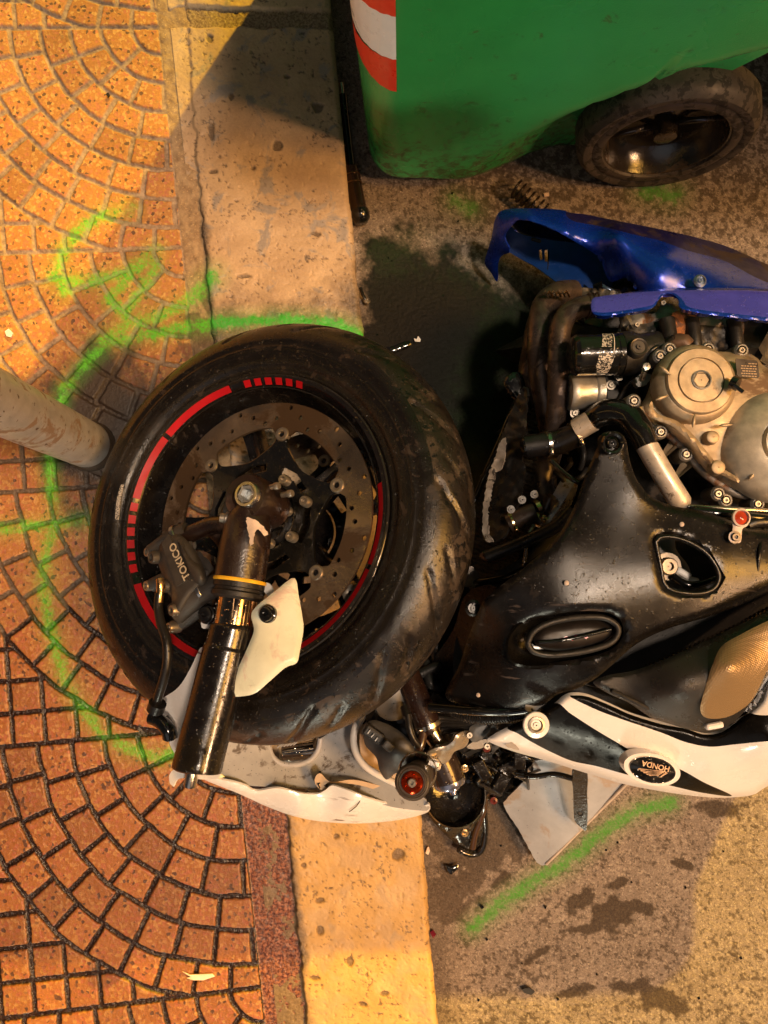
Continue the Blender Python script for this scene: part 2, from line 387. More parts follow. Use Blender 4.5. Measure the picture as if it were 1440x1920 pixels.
# ---- road
def road_h(x, y):
    near = (np.abs(x-1000) < 1200) & (np.abs(y-900) < 1500)
    return np.where(near, (fbm(x/5, y/5, 1, 3)-.5)*.0022+(fbm(x/160, y/160, 2, 2)-.5)*.006, 0)
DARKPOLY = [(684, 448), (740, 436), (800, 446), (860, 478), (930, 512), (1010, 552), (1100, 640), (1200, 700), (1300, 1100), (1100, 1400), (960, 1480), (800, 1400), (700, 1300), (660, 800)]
def blobs(x, y, L_, s):
    v = np.zeros(x.shape); nz = fbm(x/16, y/16, 30+s, 4)
    for (cx, cy, rx, ry, rot) in L_:
        c, q = math.cos(rot), math.sin(rot); u = ((x-cx)*c+(y-cy)*q)/rx; w_ = (-(x-cx)*q+(y-cy)*c)/ry
        v = np.maximum(v, 1-ss(.75, 1.05, np.hypot(u, w_)+(nz-.5)*1.5))
    return v
def road_m(x, y):
    g = spray(x, y, SPRAY_R, 5); n1 = fbm(x/45, y/45, 11, 4); n2 = fbm(x/7, y/7, 12, 3); n3 = fbm(x/7.5, y/7.5, 19, 4)
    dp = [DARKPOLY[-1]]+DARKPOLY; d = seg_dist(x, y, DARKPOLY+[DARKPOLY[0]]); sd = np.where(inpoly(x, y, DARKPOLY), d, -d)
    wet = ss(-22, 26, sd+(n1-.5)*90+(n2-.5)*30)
    wet2 = blobs(x, y, [(890, 1560, 105, 120, 0), (840, 1680, 60, 60, 0), (960, 1500, 120, 60, 0)], 2)*.72
    st = blobs(x, y, [(1150, 1712, 46, 34, -.5), (1200, 1700, 40, 13, .25), (1095, 1742, 42, 10, -.1), (1160, 1655, 22, 10, -.4), (1020, 1600, 30, 12, -.5), (940, 1650, 26, 10, -.6), (1080, 1860, 40, 12, -.2), (1010, 1790, 40, 8, -.6), (1280, 1620, 20, 8, .3), (1230, 1872, 60, 26, .5), (1180, 1850, 50, 10, .1), (1350, 1520, 50, 18, 0), (1090, 1690, 30, 20, -.5), (1290, 1430, 60, 30, 0)], 4)*.85
    dens = .52+.16*(fbm(x/120, y/120, 14, 2)-.5)+.17*ss(560, 330, y)*ss(680, 900, x)+.04*ss(1650, 1900, y)
    n5 = fbm(x/3.6, y/3.6, 23, 2); sp = np.maximum(ss(1-dens+.13, 1-dens+.25, n3+.3*(n5-.5))*.7, ss(.72, .80, n5)*.7*ss(.35, .6, n1+.25*ss(500, 300, y)))
    edge = (1-ss(0, 60, x-(620+y*.107)+(n1-.5)*60))*.5
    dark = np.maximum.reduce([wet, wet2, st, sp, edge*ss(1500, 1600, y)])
    return g, dark, wet, n1
def _road(k):
    base = k.mix(k.mr(k.noise(14, 6), .35, .65), (.235, .185, .150), (.33, .265, .215))
    base = k.mix(k.mr(k.noise(420, 3), .38, .62), k.mix(.45, base, (.06, .05, .045)), base); va = k.vor(300, 'Color'); vs_ = k.n('ShaderNodeSeparateColor'); k.l(va, vs_.inputs[0]); base = k.mix(k.mr(vs_.outputs[0], .8, .9), base, k.mix(.3, base, (.55, .47, .38))); base = k.mix(k.mr(vs_.outputs[1], .82, .9), base, k.mix(.45, base, (.05, .04, .035)))
    sp = k.mr(k.noise(700, 2), .66, .7); base = k.mix(sp, base, (.75, .62, .5))
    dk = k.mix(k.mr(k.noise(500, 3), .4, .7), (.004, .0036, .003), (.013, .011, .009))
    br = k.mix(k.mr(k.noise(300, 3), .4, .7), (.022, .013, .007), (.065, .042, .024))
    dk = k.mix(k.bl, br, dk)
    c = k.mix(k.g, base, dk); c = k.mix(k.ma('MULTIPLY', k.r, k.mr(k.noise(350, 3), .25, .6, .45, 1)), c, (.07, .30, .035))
    r = k.mr(k.g, 0, 1, .72, .58)
    h = k.ma('ADD', k.noise(520, 4), k.ma('MULTIPLY', k.noise(150, 3), 1.5)); k.b.inputs['Specular IOR Level'].default_value = .2; k.fin(c, r, h, .8, .0016)
road = grid_mesh('road', axis(600, 1560, 2.2, 9000), axis(-120, 2040, 2.2, 9000), 0.0, road_h, road_m, gmat('asphalt', _road))
# ---- pavement: terrazzo tiles with a fan of grooves
_src = [(300, 50), (492, 1852), (3, 1912), (-140, 53)]; _dst = [(0, 0), (0, 4), (1, 4), (1, 0)]
A_ = []
for (x, y), (u, v) in zip(_src, _dst): A_ += [[x, y, 1, 0, 0, 0, -u*x, -u*y], [0, 0, 0, x, y, 1, -v*x, -v*y]]
_h = np.linalg.solve(np.array(A_, float), np.array(_dst, float).ravel()); HM = np.append(_h, 1).reshape(3, 3)
T = .395
NK = [1, 2, 4, 5, 6, 8, 9, 11]
def tile(x, y):
    w_ = HM[2, 0]*x+HM[2, 1]*y+1; U = (HM[0, 0]*x+HM[0, 1]*y+HM[0, 2])/w_; Vv = (HM[1, 0]*x+HM[1, 1]*y+HM[1, 2])/w_
    iu = np.floor(U); iv = np.floor(Vv); u = U-iu; v = Vv-iv; r = 7.65*np.hypot(u, v)+.14*(fbm(x/60, y/60, 41, 2)-.5); th = np.arctan2(v, u)/(math.pi/2)
    k = np.clip(np.floor(r), 0, 7).astype(int); nk = np.array(NK)[k]; st = np.array([0, 0, .12, -.1, .2, 0, .15, -.12])[k]
    dr = np.abs(r-np.round(r)); dr = np.where(np.round(r) == 0, 1, dr)
    a = th*nk+st; da = np.abs(a-np.round(a)); da = np.where((np.round(a) <= 0) | (np.round(a) >= nk+(st > 0)), 1, da)*(math.pi/2)/nk*r
    gu = np.abs(8*u-np.round(8*u)); gv = np.abs(8*v-np.round(8*v))
    inr = r < 8.5; ins = (r > 8) & (r < 8.5)
    dd = np.where(r < 8, np.minimum(dr, da), np.minimum(np.minimum(gu, gv), np.abs(r-8)))
    et = np.minimum(np.minimum(u, 1-u), np.minimum(v, 1-v))*8
    cell = np.where(r < 8, k*31+np.floor(a)*7, np.floor(8*u)*13+np.floor(8*v)*57+900)+iu*131+iv*517
    return dd/8*T, et/8*T, cell, U, Vv, u, v
def hsh(c): return np.modf(np.abs(np.sin(c*12.9898)*43758.5453))[0]
def pave_parts(x, y):
    dd, et, cell, U, Vv, u, v = tile(x, y); rw = (fbm(x/12, y/12, 51, 3)-.5)*.0016+(fbm(x/3.2, y/3.2, 53, 2)-.5)*.0016
    g = 1-ss(.0028, .0047, dd+rw); ge = 1-ss(.0030, .0048, et+rw); gr = np.maximum(g, ge)
    over = x-tile_edge(y)+(fbm(x/14, y/14, 52, 3)-.5)*9*ss(200, 420, y)*(1-ss(1350, 1480, y)*.7)
    wid = np.where(y < 1350, ss(60, 420, y)*0-3, -3)
    mort = ss(-2.5, 2.5, over-wid)
    return gr, ge, cell, mort
def pave_h(x, y):
    near = (x > -700) & (np.abs(y-900) < 1700); gr, ge, cell, mort = pave_parts(x, y); rnd = hsh(cell)
    h = -gr*(.0040+(fbm(x/3, y/3, 57, 2)-.5)*.0022)+(rnd-.5)*.0010+(fbm(x/5, y/5, 55, 2)-.5)*.0006; hm = -.0015+(fbm(x/9, y/9, 56, 4)-.5)*(.005-.0025*ss(1300, 1400, y))-.003*ss(1400, 1500, y)
    h = h*(1-mort)+hm*mort; return np.where(near, h, -.001)
def pave_m(x, y):
    gr, ge, cell, mort = pave_parts(x, y); g = spray(x, y, SPRAY, 0)
    n1 = fbm(x/50, y/50, 61, 4); n2 = fbm(x/8, y/8, 62, 3)
    pole = 1-ss(55, 150, np.hypot((x-190)*.8, (y-800)*.6)+(n1-.5)*120)
    pole = np.maximum(pole, (1-ss(25, 60, np.hypot(x-215, y-700)+(n1-.5)*60))*.8)
    wet_shade = ss(980, 1150, y+(n1-.5)*150+.35*(x-200))*.85  # lower tiles: wet, with the weaker light there painted in as darkening
    mk_ = np.maximum(pole, blobs(x, y, [(372, 630, 40, 45, 0), (395, 560, 25, 40, 0)], 7)*.6)
    red = mort*ss(1380, 1500, y)
    wetg = np.clip(np.maximum(wet_shade, ss(560, 900, y+(n1-.5)*300)*.55), 0, 1)
    # R green, G dark stain, B groove+mortar code, A wetness with painted dimming
    return g*(1-.15*gr), np.maximum(np.maximum(mk_, np.clip((hsh(cell+3)-.55)*.7, 0, .3)*(1-mort)), red*.3*ss(.4, .6, n2)), np.where(mort > .5, 1.0, gr*.8), np.where(mort > .5, red, wetg)
def _pave(k):
    v1 = k.vor(210, 'Color'); sp = k.n('ShaderNodeSeparateColor'); k.l(v1, sp.inputs[0])
    big = k.mr(k.noise(5, 3), .35, .65)
    base = k.mix(big, (.43, .185, .042), (.53, .250, .062))
    c = k.mix(k.mr(sp.outputs[0], .72, .8), base, (.62, .36, .11)); c = k.mix(k.mr(sp.outputs[1], .90, .94), c, (.13, .07, .035)); c = k.mix(k.mr(sp.outputs[2], .75, .9), c, (.52, .20, .085))
    c = k.mix(k.mr(k.noise(260, 4), .35, .65), k.mix(.35, c, (.14, .06, .03)), c)
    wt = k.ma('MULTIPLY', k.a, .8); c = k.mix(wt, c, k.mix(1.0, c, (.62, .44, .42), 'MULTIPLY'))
    gdry = k.mix(k.mr(k.noise(120, 4), .3, .7), (.19, .13, .09), (.42, .32, .22)); gwet = k.mix(k.mr(k.noise(350, 3), .45, .65), (.010, .004, .002), (.045, .020, .010))
    gc = k.mix(k.mr(k.a, .15, .7), gdry, gwet)
    mor = k.mix(k.mr(k.noise(60, 6), .3, .7), (.22, .14, .075), (.40, .29, .17)); mor = k.mix(k.mr(k.noise(400, 3), .6, .7), mor, (.6, .42, .2)); mor = k.mix(k.a, mor, k.mix(k.mr(k.noise(220, 5), .42, .58), (.07, .016, .009), (.32, .12, .06)))
    gc = k.mix(k.mr(k.bl, .85, .95), gc, mor)
    c = k.mix(k.mr(k.bl, .1, .62), c, gc); c = k.mix(k.g, c, (.030, .020, .015)); c = k.mix(k.ma('MULTIPLY', k.r, k.mr(k.noise(240, 3), .3, .6, .45, 1)), c, (.09, .50, .02))
    r = k.mr(k.a, 0, .8, .62, .34); r = k.mix(k.mr(k.bl, .2, .7), r, k.ma('ADD', k.mr(k.a, 0, .8, .55, .06), k.mr(k.noise(300, 4), .3, .7, .1, .4)))
    h = k.ma('ADD', k.noise(480, 4), k.ma('MULTIPLY', k.vor(210), .5)); k.fin(c, r, h, .7, .0011)
def axis_left():
    a = np.arange(-90, 420+200, 2.0); f = []; q = 4; x = -90
    while x > -9000: x -= q; f.append(x); q = q*1.2 if x > -600 else q*1.35
    return np.array(f[::-1]+list(a))
pv = grid_mesh('pavement', axis_left(), axis(-90, 2010, 2.0, 9000), .10, pave_h, pave_m, gmat('terrazzo_tiles', _pave))
# ---- kerb stones
def kerb_s(x, y): return x-tile_edge(y)
KL = lambda y: np.interp(y, [-200, 80, 300, 600, 900, 1500, 2000], [46, 50, 40, 33, 45, 78, 72])
KR = lambda y: np.interp(y, [-200, 0, 640, 1540, 1920, 2200], [326, 325, 317, 331, 321, 320])
def kerb_h(t, y):
    # t: 0 left edge .. 1 right edge, >1 down the face
    x = t; s = kerb_s(x, y); l_ = KL(y)+(fbm(y/22, y*0, 71, 3)-.5)*14; r_ = KR(y)+(fbm(y/30, y*0, 72, 4)-.5)*16*ss(300, 500, y)
    e1 = 1-ss(0, 7, s-l_); e2 = ss(-14, 2, s-r_)
    n = fbm(x/60, y/60, 73, 4); pit = ss(.69, .75, fbm(x/6, y/6, 74, 4)); big = blobs(x, y, PITS, 9)
    joint = 1-ss(0, 5, np.abs(y-(34+(x-350)*.02+(fbm(x/30, y/30, 75, 2)-.5)*10))-16)
    joint = np.maximum(joint, 1-ss(0, 3, np.abs(y-1180)-4)); joint = np.maximum(joint, 1-ss(0, 3, np.abs(y-2010)-4))
    h = .006+(n-.5)*.006-pit*.0016-big*.003-e1*(.005+.006*ss(250, 420, y))-e2*e2*.006-joint*.006+(fbm(x/4, y/4, 77, 2)-.5)*.0009
    return np.where(s > r_, h-np.minimum((s-r_)*.02, .112), h)
PITS = [(397, 248, 7, 15, 0), (592, 203, 13, 10, 0), (522, 275, 10, 10, 0), (395, 75, 7, 10, 0), (402, 325, 9, 5, 0), (475, 318, 7, 7, 0), (460, 520, 16, 4, 0), (590, 440, 12, 4, .3), (540, 148, 7, 4, 0), (435, 185, 5, 8, 0),
        (745, 1600, 14, 10, -.4), (630, 1565, 8, 7, 0), (570, 1620, 6, 5, 0), (655, 1800, 7, 9, 0), (600, 1685, 12, 6, 0), (680, 1880, 9, 6, 0), (590, 1830, 12, 7, 0), (720, 1860, 7, 5, 0), (600, 1740, 7, 9, 0)]
def kerb_m(x, y):
    s = kerb_s(x, y); g = spray(x, y, SPRAY[-1:]+SPRAY[2:3], 0); pit = ss(.69, .75, fbm(x/6, y/6, 74, 4)); big = blobs(x, y, PITS, 9)
    sc = fbm(x/5, y/5, 79, 3); n1 = fbm(x/40, y/40, 80, 4)
    dk = ss(535, 610, y+(n1-.5)*110+.25*np.maximum(0, s-270))*(1-ss(690, 760, y))
    crn = (1-ss(10, 70, np.hypot(s-317, (y-570)*.6)+(n1-.5)*70))*.9
    lf = (1-ss(4, 20, s-KL(y)+(n1-.5)*28))*ss(330, 430, y)*(1-ss(700, 800, y))
    lf = np.maximum(lf, (1-ss(2, 22, s-KL(y)+(n1-.5)*34))*ss(1450, 1500, y)*.8)
    spk = ss(.70, .76, sc)*ss(.45, .62, n1)*.7
    dark = np.maximum.reduce([pit*.75*ss(.4, .5, n1), big*.75, dk*.7*ss(.30, .55, sc+n1*.3), crn, lf, spk, ss(-9, 4, s-KR(y))*.35])
    mor = 1-ss(0, 3, np.abs(y-(34+(x-350)*.02+(fbm(x/30, y/30, 75, 2)-.5)*10))-16)
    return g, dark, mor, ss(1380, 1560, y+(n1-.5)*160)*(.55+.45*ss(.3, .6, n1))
def _kerb(k):
    c = k.mix(k.mr(k.noise(9, 6), .35, .65), (.44, .30, .175), (.60, .43, .255)); c = k.mix(k.mr(k.noise(22, 5, .6, .6), .55, .62), c, (.33, .28, .235))
    c = k.mix(k.mr(k.noise(300, 4), .35, .65), k.mix(.2, c, (.2, .14, .09)), c)
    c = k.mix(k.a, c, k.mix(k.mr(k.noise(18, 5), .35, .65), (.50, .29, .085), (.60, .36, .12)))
    c = k.mix(k.bl, c, k.mix(k.mr(k.noise(260, 4), .4, .6), (.17, .11, .06), (.34, .25, .15)))
    c = k.mix(k.g, c, k.mix(k.mr(k.noise(380, 3), .4, .65), (.03, .022, .016), (.14, .10, .07)))
    c = k.mix(k.ma('MULTIPLY', k.r, k.mr(k.noise(300, 3), .25, .5, .55, 1)), c, (.045, .42, .03))
    r = k.mr(k.noise(30, 4), .3, .7, .38, .62); h = k.ma('ADD', k.noise(420, 4), k.noise(120, 4)); k.fin(c, r, h, .55, .001)
KX0 = np.concatenate([np.arange(20, 312, 2.0), np.arange(312, 350, 1.2)])
def kerb_mesh():
    ys = axis(-90, 2010, 2.0, 9000); gs, gy = np.meshgrid(KX0, ys); gx = gs+tile_edge(gy); r_ = KR(gy)+(fbm(gy/30, gy*0, 72, 4)-.5)*16*ss(300, 500, gy)
    over = gs > r_; hh = kerb_h(gx, gy); z = .10+np.where(over, 0, hh); gxx = np.where(over, r_+tile_edge(gy)+(gs-r_)*.08, gx)
    W = Pn(gxx, gy, np.full(gxx.shape, .10)); W[..., 2] = np.where(over, np.maximum(-.01, .098-(gs-r_)*.0085), z)
    ny, nx = gxx.shape; idx = np.arange(nx*ny).reshape(ny, nx); q = np.stack([idx[:-1, :-1], idx[1:, :-1], idx[1:, 1:], idx[:-1, 1:]], -1).reshape(-1, 4)
    me = bpy.data.meshes.new('kerb'); me.from_pydata(W.reshape(-1, 3).tolist(), [], q.tolist()); me.polygons.foreach_set('use_smooth', np.full(len(q), True))
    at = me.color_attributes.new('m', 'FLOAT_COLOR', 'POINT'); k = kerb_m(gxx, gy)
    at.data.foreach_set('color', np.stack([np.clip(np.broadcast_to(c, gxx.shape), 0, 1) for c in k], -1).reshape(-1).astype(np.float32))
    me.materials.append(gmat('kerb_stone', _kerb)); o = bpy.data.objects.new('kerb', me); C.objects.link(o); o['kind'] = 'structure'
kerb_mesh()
# ================================================================== BIN
YB = P(800, 335, .04).y
bin_ = thing('wheeled_bin', 'tall green plastic wheeled rubbish bin standing in the gutter beside the kerb', 'bin', (.42, YB+.25, 0))
GREENP = mat('green_plastic', (.032, .31, .078), .26, var=.12, scale=8, bump=.3, bscale=500, grime=(.040, .16, .035), gth=.62, gscale=34, drops=.1, speck=((.35, .45, .35), 160, .79))
def bin_body():
    XL = .012; W_ = 1.15; D_ = .62; ZT = 1.02; cr_ = .055
    # perimeter param: front face left->right, right side, back, left side
    def ring(z):
        tf = .075*max(0, z-.02); ex = .07*max(0, min(z, .6)-.02); o = []
        b = max(0, .055-z); ins = .055-math.sqrt(max(0, .055**2-b*b)) if b > 0 else 0
        x0 = XL-ex+ins; x1 = XL+W_+ex; y0 = YB-tf+ins; y1 = YB+D_+tf; r = cr_+.02*z
        return x0, x1, y0, y1, r
    per = []
    for k in range(13): per.append(('a', math.pi+k/12*math.pi/2, 0))
    for k in range(1, 90): per.append(('f', k/90, 0))
    for k in range(7): per.append(('b', 1.5*math.pi+k/6*math.pi/2, 0))
    for k in range(7): per.append(('c', k/6*math.pi/2, 0))
    for k in range(7): per.append(('d', .5*math.pi+k/6*math.pi/2, 0))
    def bottom(x):   # bottom outline of the front face with the wheel arch
        return float(np.interp(x, BX, BZ))
    def crease(x): return float(np.interp(x, [.1, .3, .42, .52, .7, 1.3], [.0, .26, .37, .43, .52, .6]))
    NZ = 60; vs = []; fs = []
    for j in range(NZ+1):
        for (kd, t, _) in per:
            x0, x1, y0, y1, r = ring(.3)
            if kd == 'a': xx = x0+r+r*math.cos(t)
            elif kd == 'f': xx = x0+r+(x1-x0-2*r)*t
            elif kd == 'd': xx = x0
            else: xx = x1
            zb = bottom(xx) if kd in 'af' else (.30 if kd in 'bc' else .02)
            z = zb+(ZT-zb)*(j/NZ)**1.15; x0, x1, y0, y1, r = ring(z)
            if kd == 'a': x, y = x0+r+r*math.cos(t), y0+r+r*math.sin(t)
            elif kd == 'f': x, y = x0+r+(x1-x0-2*r)*t, y0
            elif kd == 'b': x, y = x1-r+r*math.cos(t), y0+r+r*math.sin(t)
            elif kd == 'c': x, y = x1-r+r*math.cos(t), y1-r+r*math.sin(t)
            else: x, y = x0+r+r*math.cos(t), y1-r+r*math.sin(t)
            if kd == 'f':
                y += .065*float(ss(.16, .36, x))*float(ss(.012, -.05, z-crease(x)))
                y += .010*float(ss(.10, .0, abs(z-.02-.85*(x-.03)**.5*.5)))*float(ss(.30, .1, x))*0
            vs.append((x, y, z))
    n = len(per)
    for j in range(NZ):
        for k in range(n): fs.append((j*n+k, j*n+(k+1) % n, (j+1)*n+(k+1) % n, (j+1)*n+k))
    return mk('bin_body', vs, fs, GREENP, bin_, solid=.005, sharp=75), ring
_bp = [(700, 333), (735, 335), (780, 337), (1000, 322), (1060, 306), (1092, 280), (1130, 225), (1190, 180), (1310, 162), (1440, 92), (1560, 30), (1760, -60)]
BX = []; BZ = []
for (x, y) in _bp:
    ins = 0
    for _ in range(6):
        p = PY(x, y, YB-.075*max(0, (BZ[-1] if BZ else .02))+ins); ins = .065*float(ss(.16, .36, p.x))
    BX.append(p.x); BZ.append(max(.015, p.z))
BX = [-.2]+BX; BZ = [.02]+BZ
_t = GREENP.node_tree; _b = _t.nodes['Principled BSDF']; _old = _b.inputs['Base Color'].links[0].from_socket   # splash dirt low on the body
_c = _t.nodes.new('ShaderNodeTexCoord'); _s = _t.nodes.new('ShaderNodeSeparateXYZ'); _t.links.new(_c.outputs['Object'], _s.inputs[0])
_n = _t.nodes.new('ShaderNodeTexNoise'); _n.inputs['Scale'].default_value = 55; _n.inputs['Detail'].default_value = 8; _n.inputs['Roughness'].default_value = .7; _n.inputs['Distortion'].default_value = .6; _t.links.new(_c.outputs['Object'], _n.inputs['Vector'])
_m = _t.nodes.new('ShaderNodeMapRange'); _t.links.new(_s.outputs[2], _m.inputs[0])
for _i, _k in enumerate((0.0, .30, .13, -.12)): _m.inputs[_i+1].default_value = _k
_a = _t.nodes.new('ShaderNodeMath'); _a.operation = 'ADD'; _t.links.new(_n.outputs[0], _a.inputs[0]); _t.links.new(_m.outputs[0], _a.inputs[1])
_r = _t.nodes.new('ShaderNodeMapRange'); _t.links.new(_a.outputs[0], _r.inputs[0])
for _i, _k in enumerate((.50, .66, 0, .8)): _r.inputs[_i+1].default_value = _k
_x = _t.nodes.new('ShaderNodeMix'); _x.data_type = 'RGBA'; _t.links.new(_r.outputs[0], _x.inputs[0]); _t.links.new(_old, _x.inputs[6]); _x.inputs[7].default_value = (.035, .06, .018, 1); _t.links.new(_x.outputs[2], _b.inputs['Base Color'])
bb, ring = bin_body()
# reflective tape around the corner
def tape(name, z0, z1, m, skew=.0):  # wraps the rounded corner
    vs = []; fs = []; K = 20
    for j in range(7):
        for k in range(K+1):
            s = k/K; z = z0+(z1-z0)*j/6+skew*max(0, 1-s/.95)**1.5*(1-j/6); x0, x1, y0, y1, r = ring(z); r += .0012; cx, cy = x0-.0012+r, y0-.0012+r
            a = math.pi+s*math.pi/2*.93; x, y = cx+r*math.cos(a), cy+r*math.sin(a)
            wr = .0007*math.sin(40*s+z*60)*math.sin(z*90)
            vs.append((x, y-wr, z+(.03*(s-.3)*0)))
    for j in range(6):
        for k in range(K): fs.append((j*(K+1)+k, j*(K+1)+k+1, (j+1)*(K+1)+k+1, (j+1)*(K+1)+k))
    return mk(name, vs, fs, m, bin_, label=None)
TW = mat('tape_white', (.80, .78, .80), .35, var=.03, bump=.5, bscale=90); TR = mat('tape_red', (.72, .030, .012), .35, var=.06, bump=.3, bscale=90)
tape('reflective_band', .318, .392, TR, .05); tape('reflective_band', .392, .476, TW, .012); tape('reflective_band', .476, .55, TR); tape('reflective_band', .55, .63, TW)
lidp = []
for z, e in ((1.025, .015), (1.05, .03), (1.075, .02), (1.12, -.06)):
    x0, x1, y0, y1, r = ring(1.0); x0 += .01; x1 += e; y0 -= e; y1 += e; r = .07
    lidp.append([(cx+r*math.cos(a), cy+r*math.sin(a), z) for cx, cy, s in ((x1-r, y1-r, 0), (x0+r, y1-r, 1), (x0+r, y0+r, 2), (x1-r, y0+r, 3)) for a in [math.pi/2*(s+k/5) for k in range(6)]])
vs = sum(lidp, []); n = 24; fs = [(j*n+k, j*n+(k+1) % n, (j+1)*n+(k+1) % n, (j+1)*n+k) for j in range(3) for k in range(n)]+[tuple(3*n+k for k in range(n))]+[tuple(range(n))[::-1]]
mk('lid', vs, fs, GREENP, bin_, sharp=40)
TYB = mat('bin_tyre_rubber', (.075, .060, .050), .5, grime=(.022, .018, .015), gth=.50, gscale=60, bump=.4, var=.3)
WY = P(1232, 352, .0).y; wc = PY(1255, 262, WY); wc.z = .14; wc.x = PY(1255, 262, WY).x; AX = Vector((0, -1, .0))
prof = [(.098, -.004), (.100, .002), (.108, .004), (.116, .001), (.121, .004), (.130, .004), (.1385, -.004), (.142, -.016), (.142, -.046), (.136, -.056), (.10, -.056)]
bw = lathe('bin_wheel', prof, wc, AX, TYB, bin_, segs=90)
rimp = [(.100, -.002), (.096, -.003), (.093, -.012), (.088, -.030), (.078, -.042), (.04, -.044), (.022, -.040), (.018, -.012), (.012, -.010), (.001, -.010)]
DKR = mat('wheel_disc_black', (.022, .016, .010), .22, coat=.5, bump=.3, grime=(.07, .04, .015), gth=.55, gscale=20)
rm_ = lathe('wheel_disc', rimp, wc, AX, DKR, bw, segs=72)
for a in (200, 20):
    u = Vector((math.cos(math.radians(a)), 0, math.sin(math.radians(a)))); q = wc+u*.055-AX*.038
    vs, fs = sweep([wc+u*.018-AX*.036, wc+u*.088-AX*.030], [.006, .004], 8); mk('rib', vs, fs, DKR, bw)
vs, fs = sweep([wc+Vector((0, .05, 0)), wc+Vector((0, .5, 0))], .012, 14); mk('axle', vs, fs, STEEL, bin_)
# ================================================================== POLE
GALV = mat('galvanised_steel', (.50, .48, .47), .42, .45, var=.15, scale=40, grime=(.30, .21, .15), gth=.54, gscale=20, bump=.4, speck=((.14, .09, .06), 120, .66))
b0 = P(172, 838, .095); pt = Vector((b0.x, b0.y, 1.9)); p43 = P(-2, 756, .43); dv = (p43-b0).normalized()
pole = thing('steel_pole', 'weathered galvanised steel pole rising from the pavement tiles at the left', 'pole', b0)
vs, fs = sweep([b0+dv*(i*.06-.004) for i in range(40)], .037, 40); mk('pole_shaft', vs, fs, GALV, pole, sharp=60)
lathe('collar', [(.0375, .03), (.040, .026), (.041, .004), (.047, .001), (.048, -.004)], b0, dv, mat('collar_dirt', (.04, .028, .02), .5, bump=.6), pole, segs=40)
# ================================================================== FRONT WHEEL
WC = P(503, 984, .272); WN = Vector((-.39, .16, .90)).normalized(); U1, U2, _ = frame(WN); WH = WC+U1*.026-U2*.004
fw = thing('motorcycle_front_wheel', 'detached black motorcycle front wheel with its fork leg, lying across kerb and tiles', 'wheel', (WC.x, WC.y, .1))
def PH(px, py, h):     # picture point on the plane h metres above the wheel's middle plane
    r = ray(px, py); o = np.array([0, 0, H]); n = np.array(WN); q = np.array(WC+WN*h); return Vector(o+r*(np.dot(q-o, n)/np.dot(r, n)))
def PHn(x, y, h): return np.array([tuple(PH(a, b, c)) for a, b, c in zip(x, y, np.broadcast_to(h, np.shape(x)))])
def WLn(x, y, h): return np.array([tuple(WC+U1*a+U2*b+WN*c) for a, b, c in zip(x, y, np.broadcast_to(h, np.shape(x)))])
def WHn(x, y, h): return WLn(x, y, h)+np.array(WH-WC)
TYR = mat('tyre_rubber', (.012, .0095, .008), .30, var=.35, scale=25, bump=.4, bscale=500, grime=(.042, .031, .024), gth=.53, gscale=30, gr=.34, drops=1, speck=((.003, .003, .003), 120, .58))
ra = .096; NS = 360; NP = 72; cs = []
for i in range(NP+1):
    t = i/NP; s = (t-.5)*2
    a = s*math.radians(142); rr = .234+.058*math.cos(a)*(1 if abs(a) < math.pi/2 else .42); hh = .0625*math.sin(a)*(1.0 if abs(a) < math.pi/2 else 1)
    if abs(a) > math.pi/2: rr = .234-.040*(abs(a)-math.pi/2)/math.radians(52); hh = math.copysign(.0625-.016*((abs(a)-math.pi/2)/math.radians(52))**1.5, a)
    cs.append((rr, hh, s, a))
vs = []; fs = []
for k in range(NS):
    th = 2*math.pi*k/NS
    for (rr, hh, s, a) in cs:
        aa = math.degrees(a); dep = 0
        if abs(aa) < 66:      # swept tread grooves
            ph = (math.degrees(th)/24+.5*(aa > 0)); fr = ph-math.floor(ph); q = abs(aa)
            if 12 < q < 62:
                c0 = .18+.55*((q-12)/50)**1.3; dep = max(dep, 1-abs(fr-c0)/.055)
            if 22 < q < 44:
                c0 = .68+.30*((q-22)/22); dep = max(dep, 1-abs(fr-c0)/.05)
        dep = max(0, min(1, dep*2.2))*.0038
        if abs(abs(aa)-96) < 1.6 or abs(abs(aa)-82) < 1.3 or abs(abs(aa)-124) < 2: dep = .0024
        if abs(abs(aa)-112) < 1.6: dep = -.0009
        d_ = WN*math.sin(a)+(U1*math.cos(th)+U2*math.sin(th))*math.cos(a)
        vs.append(WC+(U1*math.cos(th)+U2*math.sin(th))*rr+WN*hh-d_*dep)
n = NP+1
for k in range(NS):
    for i in range(NP): fs.append((k*n+i, ((k+1) % NS)*n+i, ((k+1) % NS)*n+i+1, k*n+i+1))
TYS = mat('tyre_sidewall', (.007, .006, .0055), .26, var=.3, scale=40, bump=.35, bscale=700, grime=(.030, .021, .016), gth=.60, gscale=40, gr=.4, drops=1)
mk('tyre', vs, fs, [TYR, TYS], fw, mi=[0 if abs(cs[i][3]) < math.radians(62) else 1 for k in range(NS) for i in range(NP)])
RIMB = mat('rim_black', (.007, .006, .006), .24, coat=.2, drops=.7, grime=(.04, .03, .025), gth=.62)
rim = [(.2095, .047), (.2165, .052), (.2165, .055), (.212, .056), (.204, .049), (.2005, .040), (.198, .028), (.190, .016), (.184, .006), (.184, -.006), (.190, -.016), (.198, -.028), (.2005, -.040), (.204, -.049), (.212, -.056), (.2165, -.055), (.2095, -.047), (.203, -.030), (.190, 0), (.203, .030)]
rim = [(r*.91, h) for r, h in rim]
ro = lathe('rim', rim, WC, WN, RIMB, fw, segs=160, closed=True, sharp=40)
